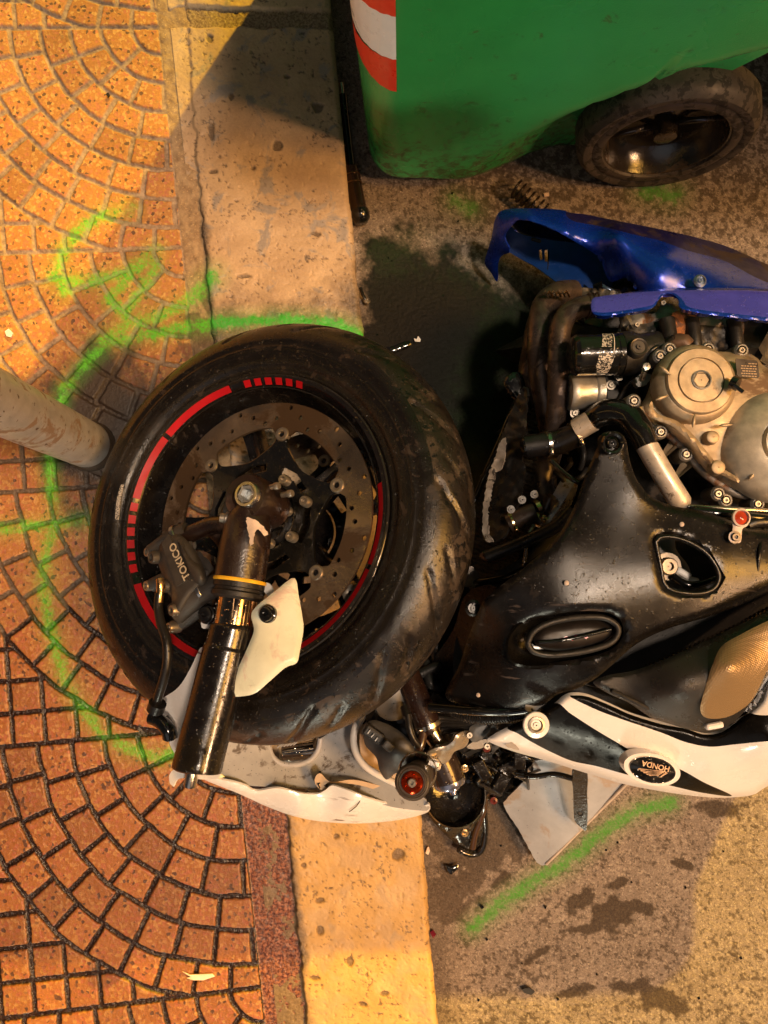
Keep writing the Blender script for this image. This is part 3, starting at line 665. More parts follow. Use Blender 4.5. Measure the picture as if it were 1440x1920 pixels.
lathe('rim_lip', [(.1985+.0022*math.cos(t), .0525+.0022*math.sin(t)) for t in [k*math.pi/4 for k in range(8)]], WC, WN, mat('lip_gloss', (.03, .028, .026), .16, .5, coat=.5, drops=.8), ro, segs=160, closed=True, sharp=60)
lathe('rim_ledge', [(.1835+.0012*math.cos(t), .0475+.0012*math.sin(t)) for t in [k*math.pi/3 for k in range(6)]], WC, WN, mat('lip_gloss', (.03, .028, .026), .16), ro, segs=160, closed=True, sharp=60)
def arcs(L_, r0, r1, h0, h1):
    for (a, b) in L_:
        lathe('rim_tape', [(r0, h0), (r1, h1)], WC, WN, RED, ro, segs=max(2, int(abs(b-a)/2)), a0=a, a1=b)
seg = [(101, 136), (138, 167), (205, 230), (232, 250), (292, 335), (337, 368)]
seg += [(66+i*5, 69.2+i*5) for i in range(6)]+[(169+i*5.4, 172.6+i*5.4) for i in range(6)]+[(262+i*5, 265+i*5) for i in range(5)]
seg = [(b, a) for a, b in seg]
arcs([(min(a, b), max(a, b)) for a, b in seg], .1855, .1935, .0512, .0572)
for k in range(5):     # spokes
    a = math.radians(32+72*k); e = U1*math.cos(a)+U2*math.sin(a); f = WN.cross(e); vs = []
    st_ = [(.02, .019, .030, -.030), (.06, .015, .024, -.026), (.12, .013, .016, -.018), (.155, .016, .012, -.014), (.172, .026, .016, -.016)]
    for (r, w_, h1, h0) in st_:
        for (s, hh, m_) in ((-1, h0, 1), (-1, h1, .75), (0, h1-.006, 0), (1, h1, .75), (1, h0, 1)): vs.append(WC+(WH-WC)*max(0, 1-r/.16)+e*r+f*(s*w_*m_)+WN*hh)
    fs = [(i*5+j, i*5+(j+1) % 5, (i+1)*5+(j+1) % 5, (i+1)*5+j) for i in range(4) for j in range(5)]+[(0, 1, 2, 3, 4)[::-1], (20, 21, 22, 23, 24)]
    mk('spoke', vs, [f_[::-1] for f_ in fs], RIMB, fw, bev=.003, sharp=40)
lathe('hub', [(.014, .085), (.022, .085), (.024, .06), (.034, .058), (.046, .05), (.048, .035), (.040, .025), (.036, 0), (.040, -.025), (.048, -.04), (.046, -.06), (.014, -.07)], WH, WN, RIMB, fw, segs=60)
DISC = mat('brake_disc_steel', (.27, .215, .165), .34, .9, var=.35, scale=18, grime=(.10, .065, .04), gth=.5, gscale=8, bump=.2)
BOB = mat('floating_button', (.34, .30, .25), .42, .85)
circ = lambda r, cx=0, cy=0, n_=36, s=1: [(cx+r*math.cos(2*math.pi*k/n_), cy+r*math.sin(2*math.pi*k/n_)) for k in range(n_)]
BA = [16+60*k for k in range(6)]
def disc(h, nm):
    inner = []
    for k in range(180):
        a = 2*k; r = .121
        for b in BA:
            dd = abs((a-b+180) % 360-180)
            if dd < 8.5: r = .121-.011*(1 if dd < 4.5 else (8.5-dd)/4)
        inner.append((r*math.cos(math.radians(a)), r*math.sin(math.radians(a))))
    holes = [inner]
    for k in range(48):
        a = 2*math.pi*k/48; r = (.1275, .139, .1495, .1335)[k % 4] if True else 0
        holes.append(circ(.0034, r*math.cos(a), r*math.sin(a), 9))
    V, T_, mi, d = cdt(circ(.1555, n_=150), holes, (), .008); Wd = WHn(V[:, 0], V[:, 1], h)
    T_ = [t if np.cross(Wd[t[1]]-Wd[t[0]], Wd[t[2]]-Wd[t[0]])[2] > 0 else t[::-1] for t in T_]
    o = mk(nm, Wd, T_, DISC, fw, smooth=False, solid=.0045, soff=0)
    cps = []
    for i, b in enumerate(BA):
        for (da, r) in ((-5, .101), (-4, .114), (4, .114), (5, .101), (14, .088), (30, .0795), (46, .088)): cps.append((r*math.cos(math.radians(b+da)), r*math.sin(math.radians(b+da))))
    hl = []
    for b in BA:
        hl.append([(r*math.cos(math.radians(b+a)), r*math.sin(math.radians(b+a))) for (r, a) in ((.062, 10), (.062, 30), (.062, 50), (.071, 50), (.0725, 30), (.071, 10))])
    hl.append(circ(.047, n_=40))
    V, T_, mi, d = cdt(cr(cps, .006), [lin(q, .004) for q in hl], (), .009); Wd = WHn(V[:, 0], V[:, 1], h-.001)
    T_ = [t if np.cross(Wd[t[1]]-Wd[t[0]], Wd[t[2]]-Wd[t[0]])[2] > 0 else t[::-1] for t in T_]
    mk('disc_carrier', Wd, T_, BLKG, o, smooth=False, solid=.007, soff=0, bev=.0012)
    for b in BA:
        a = math.radians(b); o2 = WH+(U1*math.cos(a)+U2*math.sin(a))*.112+WN*h
        lathe('button', [(.0035, .001), (.0042, .0045), (.0060, .0052), (.0088, .0048), (.0098, .003), (.0098, -.003)], o2, WN, BOB, o, segs=24)
    return o
d1 = disc(.060, 'brake_disc'); d2 = disc(-.066, 'brake_disc')
for k in range(5):
    a = math.radians(5+72*k); bolt_o = WH+(U1*math.cos(a)+U2*math.sin(a))*.040+WN*.068
    lathe('bolt', [(.0065, -.006), (.0065, .003), (.0055, .0055), (.0032, .0055), (.003, .002), (.0005, .002)], bolt_o, WN, BOB, fw, segs=16)
lathe('speed_ring', [(.030, .066), (.038, .066), (.038, .063)], WH, WN, STEEL, fw, segs=48)
lathe('valve', [(.0001, .012), (.003, .012), (.0035, 0), (.0045, -.006)], PH(487, 784, .045), WN, mat('valve_cap', (.75, .25, .2), .2, .5), fw, segs=14)
lathe('balance_weight', [(.0035, .003), (.007, .005), (.011, .005), (.0125, .002), (.0125, -.01)], PH(660, 1113, .03), WN, BOB, fw, segs=24)
# fork leg (upside-down fork: black casting, chrome stanchion, black outer tube)
FH = .112
FK = mat('fork_dark', (.014, .007, .005), .34, coat=.4, bump=.35, drops=.35, grime=(.055, .028, .018), gth=.56, speck=((.6, .5, .45), 260, .80))
FKO = mat('fork_outer', (.006, .005, .005), .24, coat=.25, drops=.8, bump=.15)
fl = tube('fork_foot', [(472, 952, FH-.006, .70), (470, 966, FH-.002, .82), (466, 985, FH, .92), (460, 1020, FH), (454, 1055, FH), (449, 1088, FH)], .0305, FK, fw, 36, mp=PH)
lathe('axle_boss', [(.029, -.040), (.0295, .016), (.027, .021), (.017, .022), (.0165, .012), (.001, .012)], PH(476, 938, FH), WN, FK, fw, segs=48)
ax = lathe('axle', [(.0165, 0), (.0165, .014), (.0150, .0165), (.0118, .0165)]+[(.0118, .004), (.0001, .004)], PH(474, 932, FH+.012), WN, STEEL, fw, segs=40)
lathe('hex_socket', [(.0117, .0155), (.0085, .0145), (.0083, .005), (.0001, .005)], PH(474, 932, FH+.012), WN, mat('socket_grey', (.40, .43, .45), .3, .7), ax, segs=6, sharp=10)
panel('paint_scar', [(462, 972), (478, 975), (492, 985), (503, 1003), (497, 1006), (484, 992), (478, 1000), (474, 1020), (469, 1024), (467, 1005)], FH+.0305, mat('bare_scar', (.62, .50, .42), .5), fl, thick=.0006, step=5, mp=PHn, rough_edge=1.2, fn=lambda x, y: -((x-466+(y-990)*-.1)/46.0)**2*.022)
a0_ = PH(451, 1082, FH); a1_ = PH(437, 1166, FH); fd = (a1_-a0_).normalized()
def ringat(name, px, py, pr, m, par=fw, segs=40): return lathe(name, pr, PH(px, py, FH), fd, m, par, segs=segs)
ringat('seal', 450, 1088, [(.0285, -.002), (.0318, -.001), (.0322, .001), (.0310, .003), (.027, .004)], YEL)
ringat('dust_seal', 449, 1096, [(.0285, -.005), (.0305, -.003), (.0305, .004), (.0285, .005), (.0285, .008), (.0310, .010), (.0310, .015), (.0255, .018), (.021, .018)], BLKM)
tube('fork_stanchion', [(449, 1100, FH), (443, 1140, FH), (434, 1190, FH)], .0232, mat('stanchion', (.50, .36, .24), .10, 1, drops=.7), fw, 40, mp=PH)
tube('fork_tube', [(437, 1172, FH, .94), (436.5, 1176, FH, 1), (428, 1212, FH, 1), (427, 1216, FH, 1.06), (400, 1320, FH, 1.06), (378, 1405, FH, 1.06), (369, 1442, FH, 1.06), (368.5, 1446, FH, .9)], .0270, FKO, fw, 48, mp=PH, step=3)
e0 = PH(360, 1450, FH-.004); lathe('fork_bolt', [(.0001, .016), (.0065, .016), (.0075, .014), (.0075, -.004), (.014, -.006)], e0, fd, STEEL, fw, segs=24)
panel('tube_lip', [(318, 1452), (335, 1440), (380, 1448), (415, 1452), (420, 1457), (390, 1462), (350, 1459), (332, 1462), (325, 1475), (319, 1470)], FH-.014, WHT, fw, thick=.002, step=6, mp=PHn)
# axle clamp pinch bolts
for (x, y, h) in ((516, 912, .12), (541, 926, .115)):
    lathe('pinch_bolt', [(.0001, .006), (.004, .006), (.0048, .0045), (.0048, 0), (.0035, -.001), (.0035, -.010)], PH(x, y, h), (.8, .1, .5), BOB, fw, segs=12)
for (x, y) in ((535, 901), (574, 941), (548, 1007)):
    lathe('bolt', [(.0001, .004), (.003, .004), (.0033, .0075), (.0058, .0075), (.0068, .005), (.0068, -.004)], PH(x, y, .085), WN, BOB, fw, segs=18)
lathe('fitting', [(.001, .018), (.006, .018), (.0065, .012), (.009, .011), (.009, 0)], PH(440, 975, .115), (-.9, .15, .1), BOB, fw, segs=16)
# caliper
CAL = mat('caliper_black', (.035, .031, .028), .48, bump=.6, bscale=900, var=.3)
def cal(name, pts, h, th, m=CAL, par=None, e=(.006, 12), **k): return panel(name, pts, h, m, par or fw, thick=th, step=6, mp=PHn, edge=e, **k)
tube('caliper_arm', [(350, 1004, .095), (372, 995, .098), (400, 985, .10), (432, 985, .105), (455, 995, .11)], .0115, FK, fw, 14, mp=PH)
panel('caliper_bracket', [(372, 985), (400, 975), (430, 975), (452, 985), (452, 1080), (420, 1100), (395, 1112), (370, 1120), (362, 1100), (400, 1070), (412, 1045), (405, 1020), (385, 1003), (372, 1000)], .085, FK, fw, thick=.012, step=7, mp=PHn, edge=(.005, 10))
cb = cal('caliper_body', [(300, 1020), (318, 1003), (335, 1001), (352, 1015), (368, 1035), (380, 1060), (388, 1085), (375, 1105), (362, 1118), (340, 1150), (322, 1148), (322, 1128), (316, 1100), (303, 1075), (296, 1050)], .118, .05, e=(.010, 14))
cal('caliper_plate', [(303, 1018), (316, 1001), (351, 1087), (330, 1099)], .1225, .004, CAL, cb, e=None, curve=False, bev=.001)
cal('caliper_lobe', [(330, 1008), (345, 1015), (352, 1035), (366, 1052), (380, 1062), (388, 1085), (378, 1098), (358, 1088), (340, 1050)], .127, .02, CAL, cb, e=(.012, 14))
tube('caliper_boss', [(330, 1150, .10), (352, 1132, .10), (378, 1112, .10), (425, 1088, .10)], .0145, CAL, fw, 20, mp=PH)
tube('caliper_boss', [(283, 1035, .10), (300, 1022, .10), (328, 1002, .10), (350, 992, .10)], .0095, CAL, fw, 20, mp=PH)
tube('caliper_boss', [(285, 1098, .10), (300, 1090, .10), (325, 1078, .10)], .009, CAL, fw, 20, mp=PH)
for (x, y, x2, y2, r) in ((371, 1096, 384, 1117, .0148),):
    m_ = PH(381, 1107, .10); dr = (PH(395, 1099, .10)-PH(360, 1120, .10)).normalized(); lathe('sleeve_ring', [(.0150, -.003), (.0158, -.002), (.0158, .002), (.0150, .003)], m_, dr, STEEL, fw, segs=30)
m_ = PH(331, 1001, .10); dr = (PH(350, 992, .10)-PH(300, 1022, .10)).normalized(); lathe('sleeve_ring', [(.0115, -.003), (.0128, -.002), (.0128, .002), (.0115, .003)], m_, dr, STEEL, fw, segs=30)
for (x, y, h, r) in ((284, 1035, .1, .0065), (293, 1045, .11, .0085), (283, 1098, .1, .0070), (316, 1099, .105, .0085), (331, 1144, .11, .0075), (326, 1176, .09, .0075)):
    lathe('caliper_bolt', [(.0001, .004), (r*.5, .004), (r*.55, .008), (r*.85, .008), (r, .005), (r, -.008)], PH(x, y, h), (WN+Vector((-.5, -.2, 0))).normalized(), CAL if r > .008 else BOB, fw, segs=18)
tube('banjo_fitting', [(300, 1086, .115), (301, 1098, .115), (300, 1115, .112), (298, 1130, .112)], .0052, GOLD, fw, 12, mp=PH)
tube('brake_hose', [(299, 1112, .112), (297, 1140, .112), (302, 1170, .115), (312, 1200, .118), (314, 1235, .115), (308, 1270, .11), (297, 1305, .10), (292, 1325, .09)], .0058, RUB, fw, 14, mp=PH)
tube('hose_joint', [(296, 1318, .094), (291, 1332, .09)], .011, RUB, fw, 16, mp=PH)
tube('hose_end', [(284, 1345, .085), (300, 1352, .085), (315, 1368, .085), (318, 1382, .08)], .009, BLKG, fw, 14, mp=PH)
tube('hose_tail', [(308, 1345, .075), (322, 1368, .07), (324, 1385, .07)], .006, BLKG, fw, 12, mp=PH)
tube('bracket_arm', [(326, 1176, .085), (345, 1165, .082), (365, 1150, .08), (385, 1140, .075)], .009, CAL, fw, 14, mp=PH)
tq = PH(337, 1052, .1235); up = (PH(325, 1030, .1235)-PH(348, 1082, .1235)).normalized(); text('lettering', 'TOKICO', mat('pale_lettering', (.42, .36, .27), .5), cb, tq, up, WN.cross(up), .0138, WN)
# white mounting pieces of the broken mudguard, bolted to the fork
guard_l = panel('mudguard_bracket', [(376, 1214), (381, 1230), (373, 1290), (350, 1390), (352, 1442), (336, 1425), (318, 1395), (304, 1345), (288, 1325), (300, 1312), (333, 1290), (356, 1255)], [(376, 1214, .085), (340, 1300, .07), (345, 1430, .06), (300, 1330, .06)], WHT, fw, thick=.003, step=7, mp=PHn)
guard = panel('mudguard_bracket', [(547, 1084), (556, 1090), (559, 1110), (566, 1150), (569, 1180), (562, 1222), (556, 1243), (535, 1252), (505, 1278), (478, 1300), (450, 1306), (430, 1306), (416, 1309), (422, 1295), (445, 1255), (468, 1205), (476, 1180), (471, 1155), (478, 1140), (498, 1122), (520, 1105)],
     [(547, 1084, .110), (569, 1180, .105), (500, 1150, .124), (470, 1170, .125), (500, 1240, .125), (425, 1300, .118), (556, 1243, .112)], mat('stained_white', (.70, .72, .58), .35, coat=.3, var=.06, scratch=(.20, .11, .07), grime=(.60, .48, .40), gth=.52, gscale=14), fw, thick=.003, step=6, mp=PHn, edge=(.003, 10))
def rbolt(px, py, h, r, m, par=fw): return lathe('bolt', [(r*1.15, -.003), (r*1.15, .001), (r, .002), (r*.93, .005), (r*.6, .0062), (r*.38, .006), (r*.36, .003), (.0001, .003)], PH(px, py, h), WN, m, par, segs=28)
rbolt(502, 1151, .128, .0092, BLKG, guard); rbolt(388, 1153, .10, .0098, RUB)
panel('mudguard_tab', [(378, 1156), (380, 1141), (392, 1138), (408, 1142), (406, 1160), (401, 1172), (382, 1179), (377, 1172)], .09, WHT, fw, thick=.003, step=6, mp=PHn)
panel('mudguard_tab', [(490, 1100), (500, 1092), (508, 1098), (512, 1112), (503, 1118)], .09, WHT, fw, thick=.003, step=6, mp=PHn)
panel('sidewall_label', [(219, 937), (227, 908), (232, 909), (226, 938), (222, 975), (216, 974)], .0665, mat('label_grey', (.55, .52, .48), .5, speck=((.05, .05, .05), 600, .5)), fw, thick=.0004, step=5, mp=PHn)
# ================================================================== MUDGUARD
mg = thing('front_mudguard', 'cracked white front mudguard with grey inside, wedged under the wheel across the kerb', 'mudguard', P(600, 1460, .1))
panel('guard_inside', [(392, 1462), (410, 1400), (440, 1370), (520, 1340), (600, 1330), (660, 1320), (690, 1332), (672, 1370), (664, 1400), (676, 1428), (705, 1450), (745, 1478), (790, 1492), (803, 1508), (800, 1520), (740, 1514), (690, 1500), (650, 1486), (600, 1480), (520, 1476), (440, 1470)],
      [(400, 1460, .185), (520, 1340, .14), (680, 1330, .15), (600, 1430, .13), (660, 1480, .17), (800, 1510, .19), (520, 1470, .17)], mat('guard_grey', (.34, .345, .36), .5, var=.18, scale=20, speck=((.03, .03, .03), 330, .68), grime=(.12, .10, .09), gth=.56, gscale=30), mg,
      holes=[[(504, 1396), (520, 1378), (560, 1372), (599, 1382), (597, 1402), (585, 1421), (562, 1431), (530, 1431), (513, 1420)]], step=8, thick=.003)
tube('hole_lip', [(504, 1396, .145), (507, 1412, .148), (516, 1425, .15), (532, 1433, .15), (562, 1433, .15), (584, 1423, .148), (597, 1405, .147), (601, 1384, .145)], .0045, GREYP, mg, 10)
panel('guard_tan_inside', [(590, 1462), (600, 1450), (620, 1466), (660, 1462), (700, 1470), (760, 1490), (742, 1510), (690, 1505), (640, 1492), (600, 1480)], .176, mat('worn_tan', (.52, .38, .25), .6, var=.15, speck=((.1, .07, .05), 300, .7)), mg, step=7, holes=[[(612, 1469), (660, 1470), (700, 1480), (718, 1492), (712, 1497), (680, 1488), (640, 1480), (612, 1477)]])
panel('guard_shell', [(384, 1462), (392, 1455), (415, 1462), (440, 1467), (462, 1474), (480, 1483), (520, 1478), (560, 1487), (594, 1489), (612, 1480), (622, 1473), (650, 1481), (690, 1497), (740, 1510), (780, 1515), (804, 1508), (803, 1522), (770, 1533), (720, 1541), (660, 1544), (600, 1540), (550, 1530), (500, 1512), (445, 1487)],
      [(390, 1458, .20), (500, 1482, .185), (620, 1474, .195), (700, 1500, .20), (804, 1508, .20), (803, 1524, .17), (720, 1541, .135), (600, 1540, .125), (500, 1512, .14), (440, 1486, .175), (650, 1515, .18), (560, 1508, .17)], WHT, mg, step=6, thick=.003, edge=(.003, 8))
tube('rolled_edge', [(697, 1318, .17), (672, 1350, .175), (663, 1380, .18), (667, 1410, .185), (684, 1436, .19), (712, 1454, .192), (748, 1472, .195)], .0052, mat('rolled_white', (.72, .66, .60), .4, var=.06), mg, 12)
panel('guard_tan_inside', [(676, 1370), (700, 1345), (720, 1350), (735, 1400), (760, 1460), (735, 1466), (700, 1446), (678, 1420)], .13, mat('worn_tan', (.52, .38, .25), .6), mg, step=7)
tube('chrome_tube', [(532, 1412, .10), (590, 1404, .10)], .019, CHR, mg, 24)
tube('crack', [(600, 1446, .142), (603, 1458, .15), (612, 1462, .165), (596, 1470, .178), (600, 1478, .182)], .0012, BLKM, mg, 6)
tube('crack', [(598, 1384, .15), (612, 1376, .152), (622, 1362, .152)], .0013, BLKM, mg, 6)
tube('crack', [(668, 1486, .201), (676, 1498, .198), (668, 1512, .19), (655, 1522, .178)], .0007, BLKM, mg, 6)
for i in range(6): tube('rib', [(520+i*6, 1402-i*1, .139), (532+i*6, 1392-i, .139)], .0011, GREYP, mg, 6)
# ================================================================== MOTORCYCLE
mc = thing('motorcycle', 'crashed black and white motorcycle on its side, tan engine cover and bare fork clamps showing', 'motorcycle', P(1250, 950, 0))
DKM = mat('dark_metal', (.030, .028, .027), .45, .5, bump=.5, var=.4, grime=(.09, .07, .055), gth=.58, gscale=18, drops=.3)
# dark mass of crankcase, frame and tank behind the visible parts
panel('crankcase', [(1075, 600), (1180, 585), (1330, 590), (1600, 620), (1600, 960), (1420, 980), (1260, 1000), (1130, 960), (1085, 850), (1065, 740)], [(1075, 600, .20), (1330, 590, .24), (1600, 800, .26), (1260, 980, .24), (1130, 900, .19)], DKM, mc, step=16, thick=.16, fn=lambda x, y: (fbm(x/14, y/14, 90, 3)-.5)*.03)
panel('frame_core', [(880, 1120), (1000, 1030), (1080, 950), (1260, 960), (1600, 1000), (1600, 1330), (1300, 1350), (1050, 1330), (900, 1330), (850, 1270)], [(880, 1120, .22), (1600, 1000, .30), (1600, 1330, .32), (900, 1330, .24)], BLKM, mc, step=24, thick=.18)
# cylinder block / head castings
hb = panel('cylinder_head', [(1165, 585), (1225, 588), (1240, 570), (1262, 572), (1280, 592), (1320, 592), (1390, 600), (1391, 640), (1386, 660), (1330, 668), (1250, 676), (1175, 632), (1164, 612)], [(1165, 590, .285), (1390, 600, .30), (1250, 665, .29)], [CAST, DKM], mc,
           regions=[[(1168, 612), (1215, 606), (1235, 598), (1262, 606), (1300, 608), (1345, 612), (1385, 618), (1387, 662), (1330, 670), (1250, 678), (1172, 634)]], step=7, edge=(.008, 12), thick=.05, fn=lambda x, y: (fbm(x/10, y/10, 92, 3)-.5)*.012)
for x, w_ in ((1256, 15), (1302, 14), (1381, 13)):
    tube('cylinder_stud_boss', [(x-6, 600, .300), (x, 640, .305), (x+2, 676, .300)], mpx(w_, .3), DKM, mc, 16)
panel('rust_patch', [(1262, 585), (1300, 592), (1312, 600), (1290, 612), (1284, 630), (1268, 640), (1262, 610)], .303, mat('rust', (.30, .11, .035), .8, var=.4, bump=.8, grime=(.10, .04, .02), gth=.5, gscale=80), hb, step=6, thick=.001, rough_edge=2)
tube('coolant_stub', [(1245, 655, .30), (1262, 645, .31), (1280, 642, .315), (1287, 650, .315)], .0125, mat('stub', (.16, .10, .07), .45, .5, grime=(.3, .12, .05), gth=.55, gscale=40), mc, 16)
for x, y in ((1243, 568), (1194, 609)): bolt(x, y, .31, 5, BOB, hb)
# clutch / engine cover
cvp = [(1198, 764), (1203, 778), (1222, 795), (1255, 815), (1285, 842), (1312, 878), (1345, 905), (1385, 926), (1440, 932), (1580, 960), (1580, 720), (1500, 690), (1440, 690), (1419, 671), (1390, 661), (1297, 659), (1271, 663), (1245, 677), (1229, 698), (1219, 722), (1210, 745)]
tube('gasket_flange', [(x, y, .335) for x, y in cvp[:9]]+[], .006, CAST, mc, 10)
cv = panel('engine_cover', cvp, [(1198, 764, .335), (1300, 870, .345), (1440, 930, .35), (1580, 830, .38), (1440, 690, .355), (1297, 659, .345), (1320, 780, .36)], ALU, mc, step=8, edge=(.012, 13), thick=.05)
panel('cover_rib', [(1222, 752), (1212, 775), (1232, 788), (1262, 800), (1290, 825), (1320, 860), (1345, 885), (1385, 905), (1388, 898), (1352, 876), (1328, 850), (1300, 815), (1270, 790), (1238, 778), (1226, 768)], .366, ALU, cv, step=6, edge=(.003, 5), thick=.005)
cc = P(1301, 722, .352)
lathe('clutch_dome', [(.054, -.01), (.0535, .004), (.050, .012), (.0455, .016), (.0440, .0165), (.0435, .020), (.042, .022), (.0302, .0225), (.0300, .019), (.0285, .019), (.0282, .0230), (.011, .0235), (.001, .0235)], cc, (-.03, .05, 1), ALU, cv, segs=80)
lathe('hex_recess', [(.0128, .0236), (.0128, .0252), (.0112, .0256), (.0104, .0250)], cc, (-.03, .05, 1), CAST, cv, segs=40)
lathe('hex_recess', [(.0104, .0250), (.0090, .0225), (.0001, .0225)], cc, (-.03, .05, 1), mat('recess_tan', (.20, .15, .11), .5, .5), cv, segs=6, sharp=10)
c2 = P(1452, 838, .352)
SILV = mat('engine_silver', (.50, .45, .37), .44, .45, bump=.3, bscale=900, grime=(.28, .22, .16), gth=.58, gscale=12)
lathe('alternator_dome', [(.074, -.006), (.073, .006), (.068, .016), (.056, .027), (.040, .034), (.034, .036), (.033, .030), (.030, .030), (.029, .038), (.02, .04), (.001, .04)], c2, (-.05, .03, 1), SILV, cv, segs=80)
for (x, y, a) in ((1242, 745, 20), (1301, 788, 80), (1362, 797, 5), (1412, 890, 50), (1248, 695, -40)):
    q = P(x, y, .375); u = Vector((math.cos(math.radians(a)), math.sin(math.radians(a)), 0)); vs, fs = sweep([q-u*.010, q-u*.004, q+u*.004, q+u*.009], [.0005, .0026, .002, .0004], 8); mk('raised_mark', vs, fs, ALU, cv)
for x, y, r in ((1333, 821, 12), (1343, 877, 13)):
    lathe('plug', [(mpx(r*1.15, .36), -.006), (mpx(r*1.12, .36), .002), (mpx(r, .36), .006), (mpx(r*.8, .36), .007), (.001, .0072)], P(x, y, .362), (0, 0, 1), ALU, cv, segs=30)
for x, y in ((1237, 668), (1255, 655), (1327, 655), (1390, 657), (1238, 810), (1286, 852), (1346, 926), (1360, 938), (1188, 752), (1420, 945)):
    lathe('cover_lug', [(.0098, -.03), (.0098, 0), (.0075, .003), (.0058, .003)], P(x, y, .345), (0, 0, 1), CAST, cv, segs=20); bolt(x, y, .349, 6.5, BOB, cv)
lb = panel('warning_label', [(1379, 674), (1381, 672), (1418, 676), (1421, 679), (1424, 706), (1421, 709), (1385, 706), (1382, 703)], .367, mat('label_dark', (.030, .018, .012), .35), cv, step=8, thick=.0008, curve=False)
LT = mat('label_print', (.45, .30, .17), .5); random.seed(11)
for j in range(6):
    x = 1388+.4*j+random.uniform(0, 3)+(14 if j == 0 else 0)
    while x < 1417:
        l_ = random.uniform(2.5, 6); x2 = min(x+l_, 1419); y = 680+j*4.7; panel('print', [(x, y+.05*(x-1388)), (x2, y+.05*(x2-1388)), (x2, y+1.7+.05*(x2-1388)), (x, y+1.7+.05*(x-1388))], .3675, LT, lb, step=3, thick=.0002, curve=False); x = x2+1.4
tube('level_plug', [(1372, 717, .385), (1384, 721, .390)], .0085, BLKG, cv, 20); tube('level_plug_grip', [(1376, 722, .394), (1393, 735, .396)], .0026, BLKG, cv, 8)
tube('sensor_wire', [(1262, 632, .32), (1250, 645, .33), (1228, 652, .335), (1212, 668, .33), (1207, 685, .31), (1195, 705, .30), (1176, 722, .29), (1160, 748, .28), (1140, 760, .27)], .0035, RUB, mc, 10)
tube('plug_bolt', [(1203, 712, .34), (1209, 694, .355)], .0038, STEEL, mc, 10); bolt(1211, 688, .36, 8, STEEL, mc, socket=False)
panel('broken_lug', [(1195, 705), (1212, 700), (1222, 704), (1215, 718), (1200, 726), (1192, 718)], .325, CAST, mc, step=5, thick=.01, rough_edge=1)
# oil filter and housing
def cyl(name, x0, y0, x1, y1, z, prof, m, par, segs=40, label=None):
    a, b = P(x0, y0, z), P(x1, y1, z); d_ = (b-a); return lathe(name, [(r, t*d_.length) for r, t in prof], a, d_.normalized(), m, par, segs=segs)
OILB = mat('filter_black', (.008, .008, .008), .14, coat=.6, bump=.6, bscale=60, drops=.3)
of = cyl('oil_filter', 1070, 667, 1163, 664, .325, [(.001, 0), (.016, 0), (.024, .03), (.0275, .10), (.0275, .86), (.0288, .88), (.0288, .98), (.026, 1)], OILB, mc, 48)
def wrap(name, x0, x1, yc, z, r, a0, a1, m, par, sk=0):
    A, B = P(x0, yc, z), P(x1, yc, z); vs = []; K = 16
    for i in range(2):
        for k in range(K+1):
            a = math.radians(a0+(a1-a0)*k/K); q = A.lerp(B, i)+Vector((sk*k/K, 0, 0)); vs.append(q+Vector((0, math.cos(a)*r, math.sin(a)*r)))
    return mk(name, vs, [(k, k+1, K+2+k, K+1+k) for k in range(K)], m, par)
PRT = mat('filter_print_white', (.55, .52, .48), .5, speck=((.01, .01, .01), 420, .47)); PRL = mat('filter_line', (.55, .52, .48), .5)
wrap('filter_print', 1112, 1140, 665, .325, .0279, 100, 165, PRT, of, -.004); wrap('filter_print', 1124, 1142, 665, .325, .0279, 25, 84, PRT, of, -.006); wrap('filter_line', 1143, 1144.5, 665, .325, .0280, 20, 96, PRL, of, -.004)
cyl('filter_housing', 1162, 664, 1232, 660, .31, [(.001, 0), (.030, 0), (.030, .3), (.026, .5), (.028, 1), (.001, 1)], DKM, mc, 30)
lathe('housing_cap', [(.0125, -.01), (.0125, .003), (.0112, .005), (.0095, .0045), (.0085, .0035), (.004, .0035), (.0035, .006), (.001, .006)], P(1196, 652, .345), (0, .05, 1), mat('cap_dark', (.07, .06, .05), .4, .5), mc, segs=36)
cyl('water_pump_body', 1066, 736, 1128, 736, .285, [(.001, 0), (.024, 0), (.0255, .05), (.0255, .22), (.0245, .26), (.0245, .72), (.0255, .75), (.0262, .80), (.0262, .97), (.020, 1)], mat('pump_silver', (.44, .42, .38), .4, .7, bump=.3), mc, 40)
for (x, y, sx, sy, z) in ((1118, 770, .06, .02, .27), (1150, 735, .022, .05, .28), (1180, 745, .02, .04, .27), (1100, 762, .03, .03, .24), (1168, 790, .05, .05, .22)):
    boxp('casting_block', x, y, z, sx, sy, .06, random.uniform(-6, 6), DKM, mc, bev=.003)
for x, y in ((1146, 722), (1112, 748), (1160, 705), (1078, 775)): bolt(x, y, .285, 6, BOB, mc, washer=True)
# exhaust headers
tube('header_pipe', [(1112, 572, .265, 1.05), (1085, 577, .27), (1062, 592, .275), (1050, 622, .28), (1047, 680, .28), (1046, 750, .27), (1040, 800, .25), (1030, 850, .22)], .0152, PIPE, mc, 26)
for t, (x, y) in enumerate(((1100, 574), (1108, 573), (1116, 572))): cyl('flange_ring', x, y, x+3.5, y, .266, [(.0165, 0), (.0182, .3), (.0182, .8), (.0165, 1)], PIPE, mc, 30)
tube('header_pipe', [(1075, 548, .20, 1.0), (1045, 552, .215), (1020, 575, .225), (1012, 630, .235), (1016, 700, .225, 1.05), (1026, 760, .215), (1034, 820, .20)], .0185, PIPE, mc, 26)
tube('header_pipe', [(1040, 560, .15), (1012, 600, .165), (1000, 660, .175), (996, 710, .18, 1.1), (1004, 750, .17), (1020, 790, .155, .8)], .0185, PIPE, mc, 26)
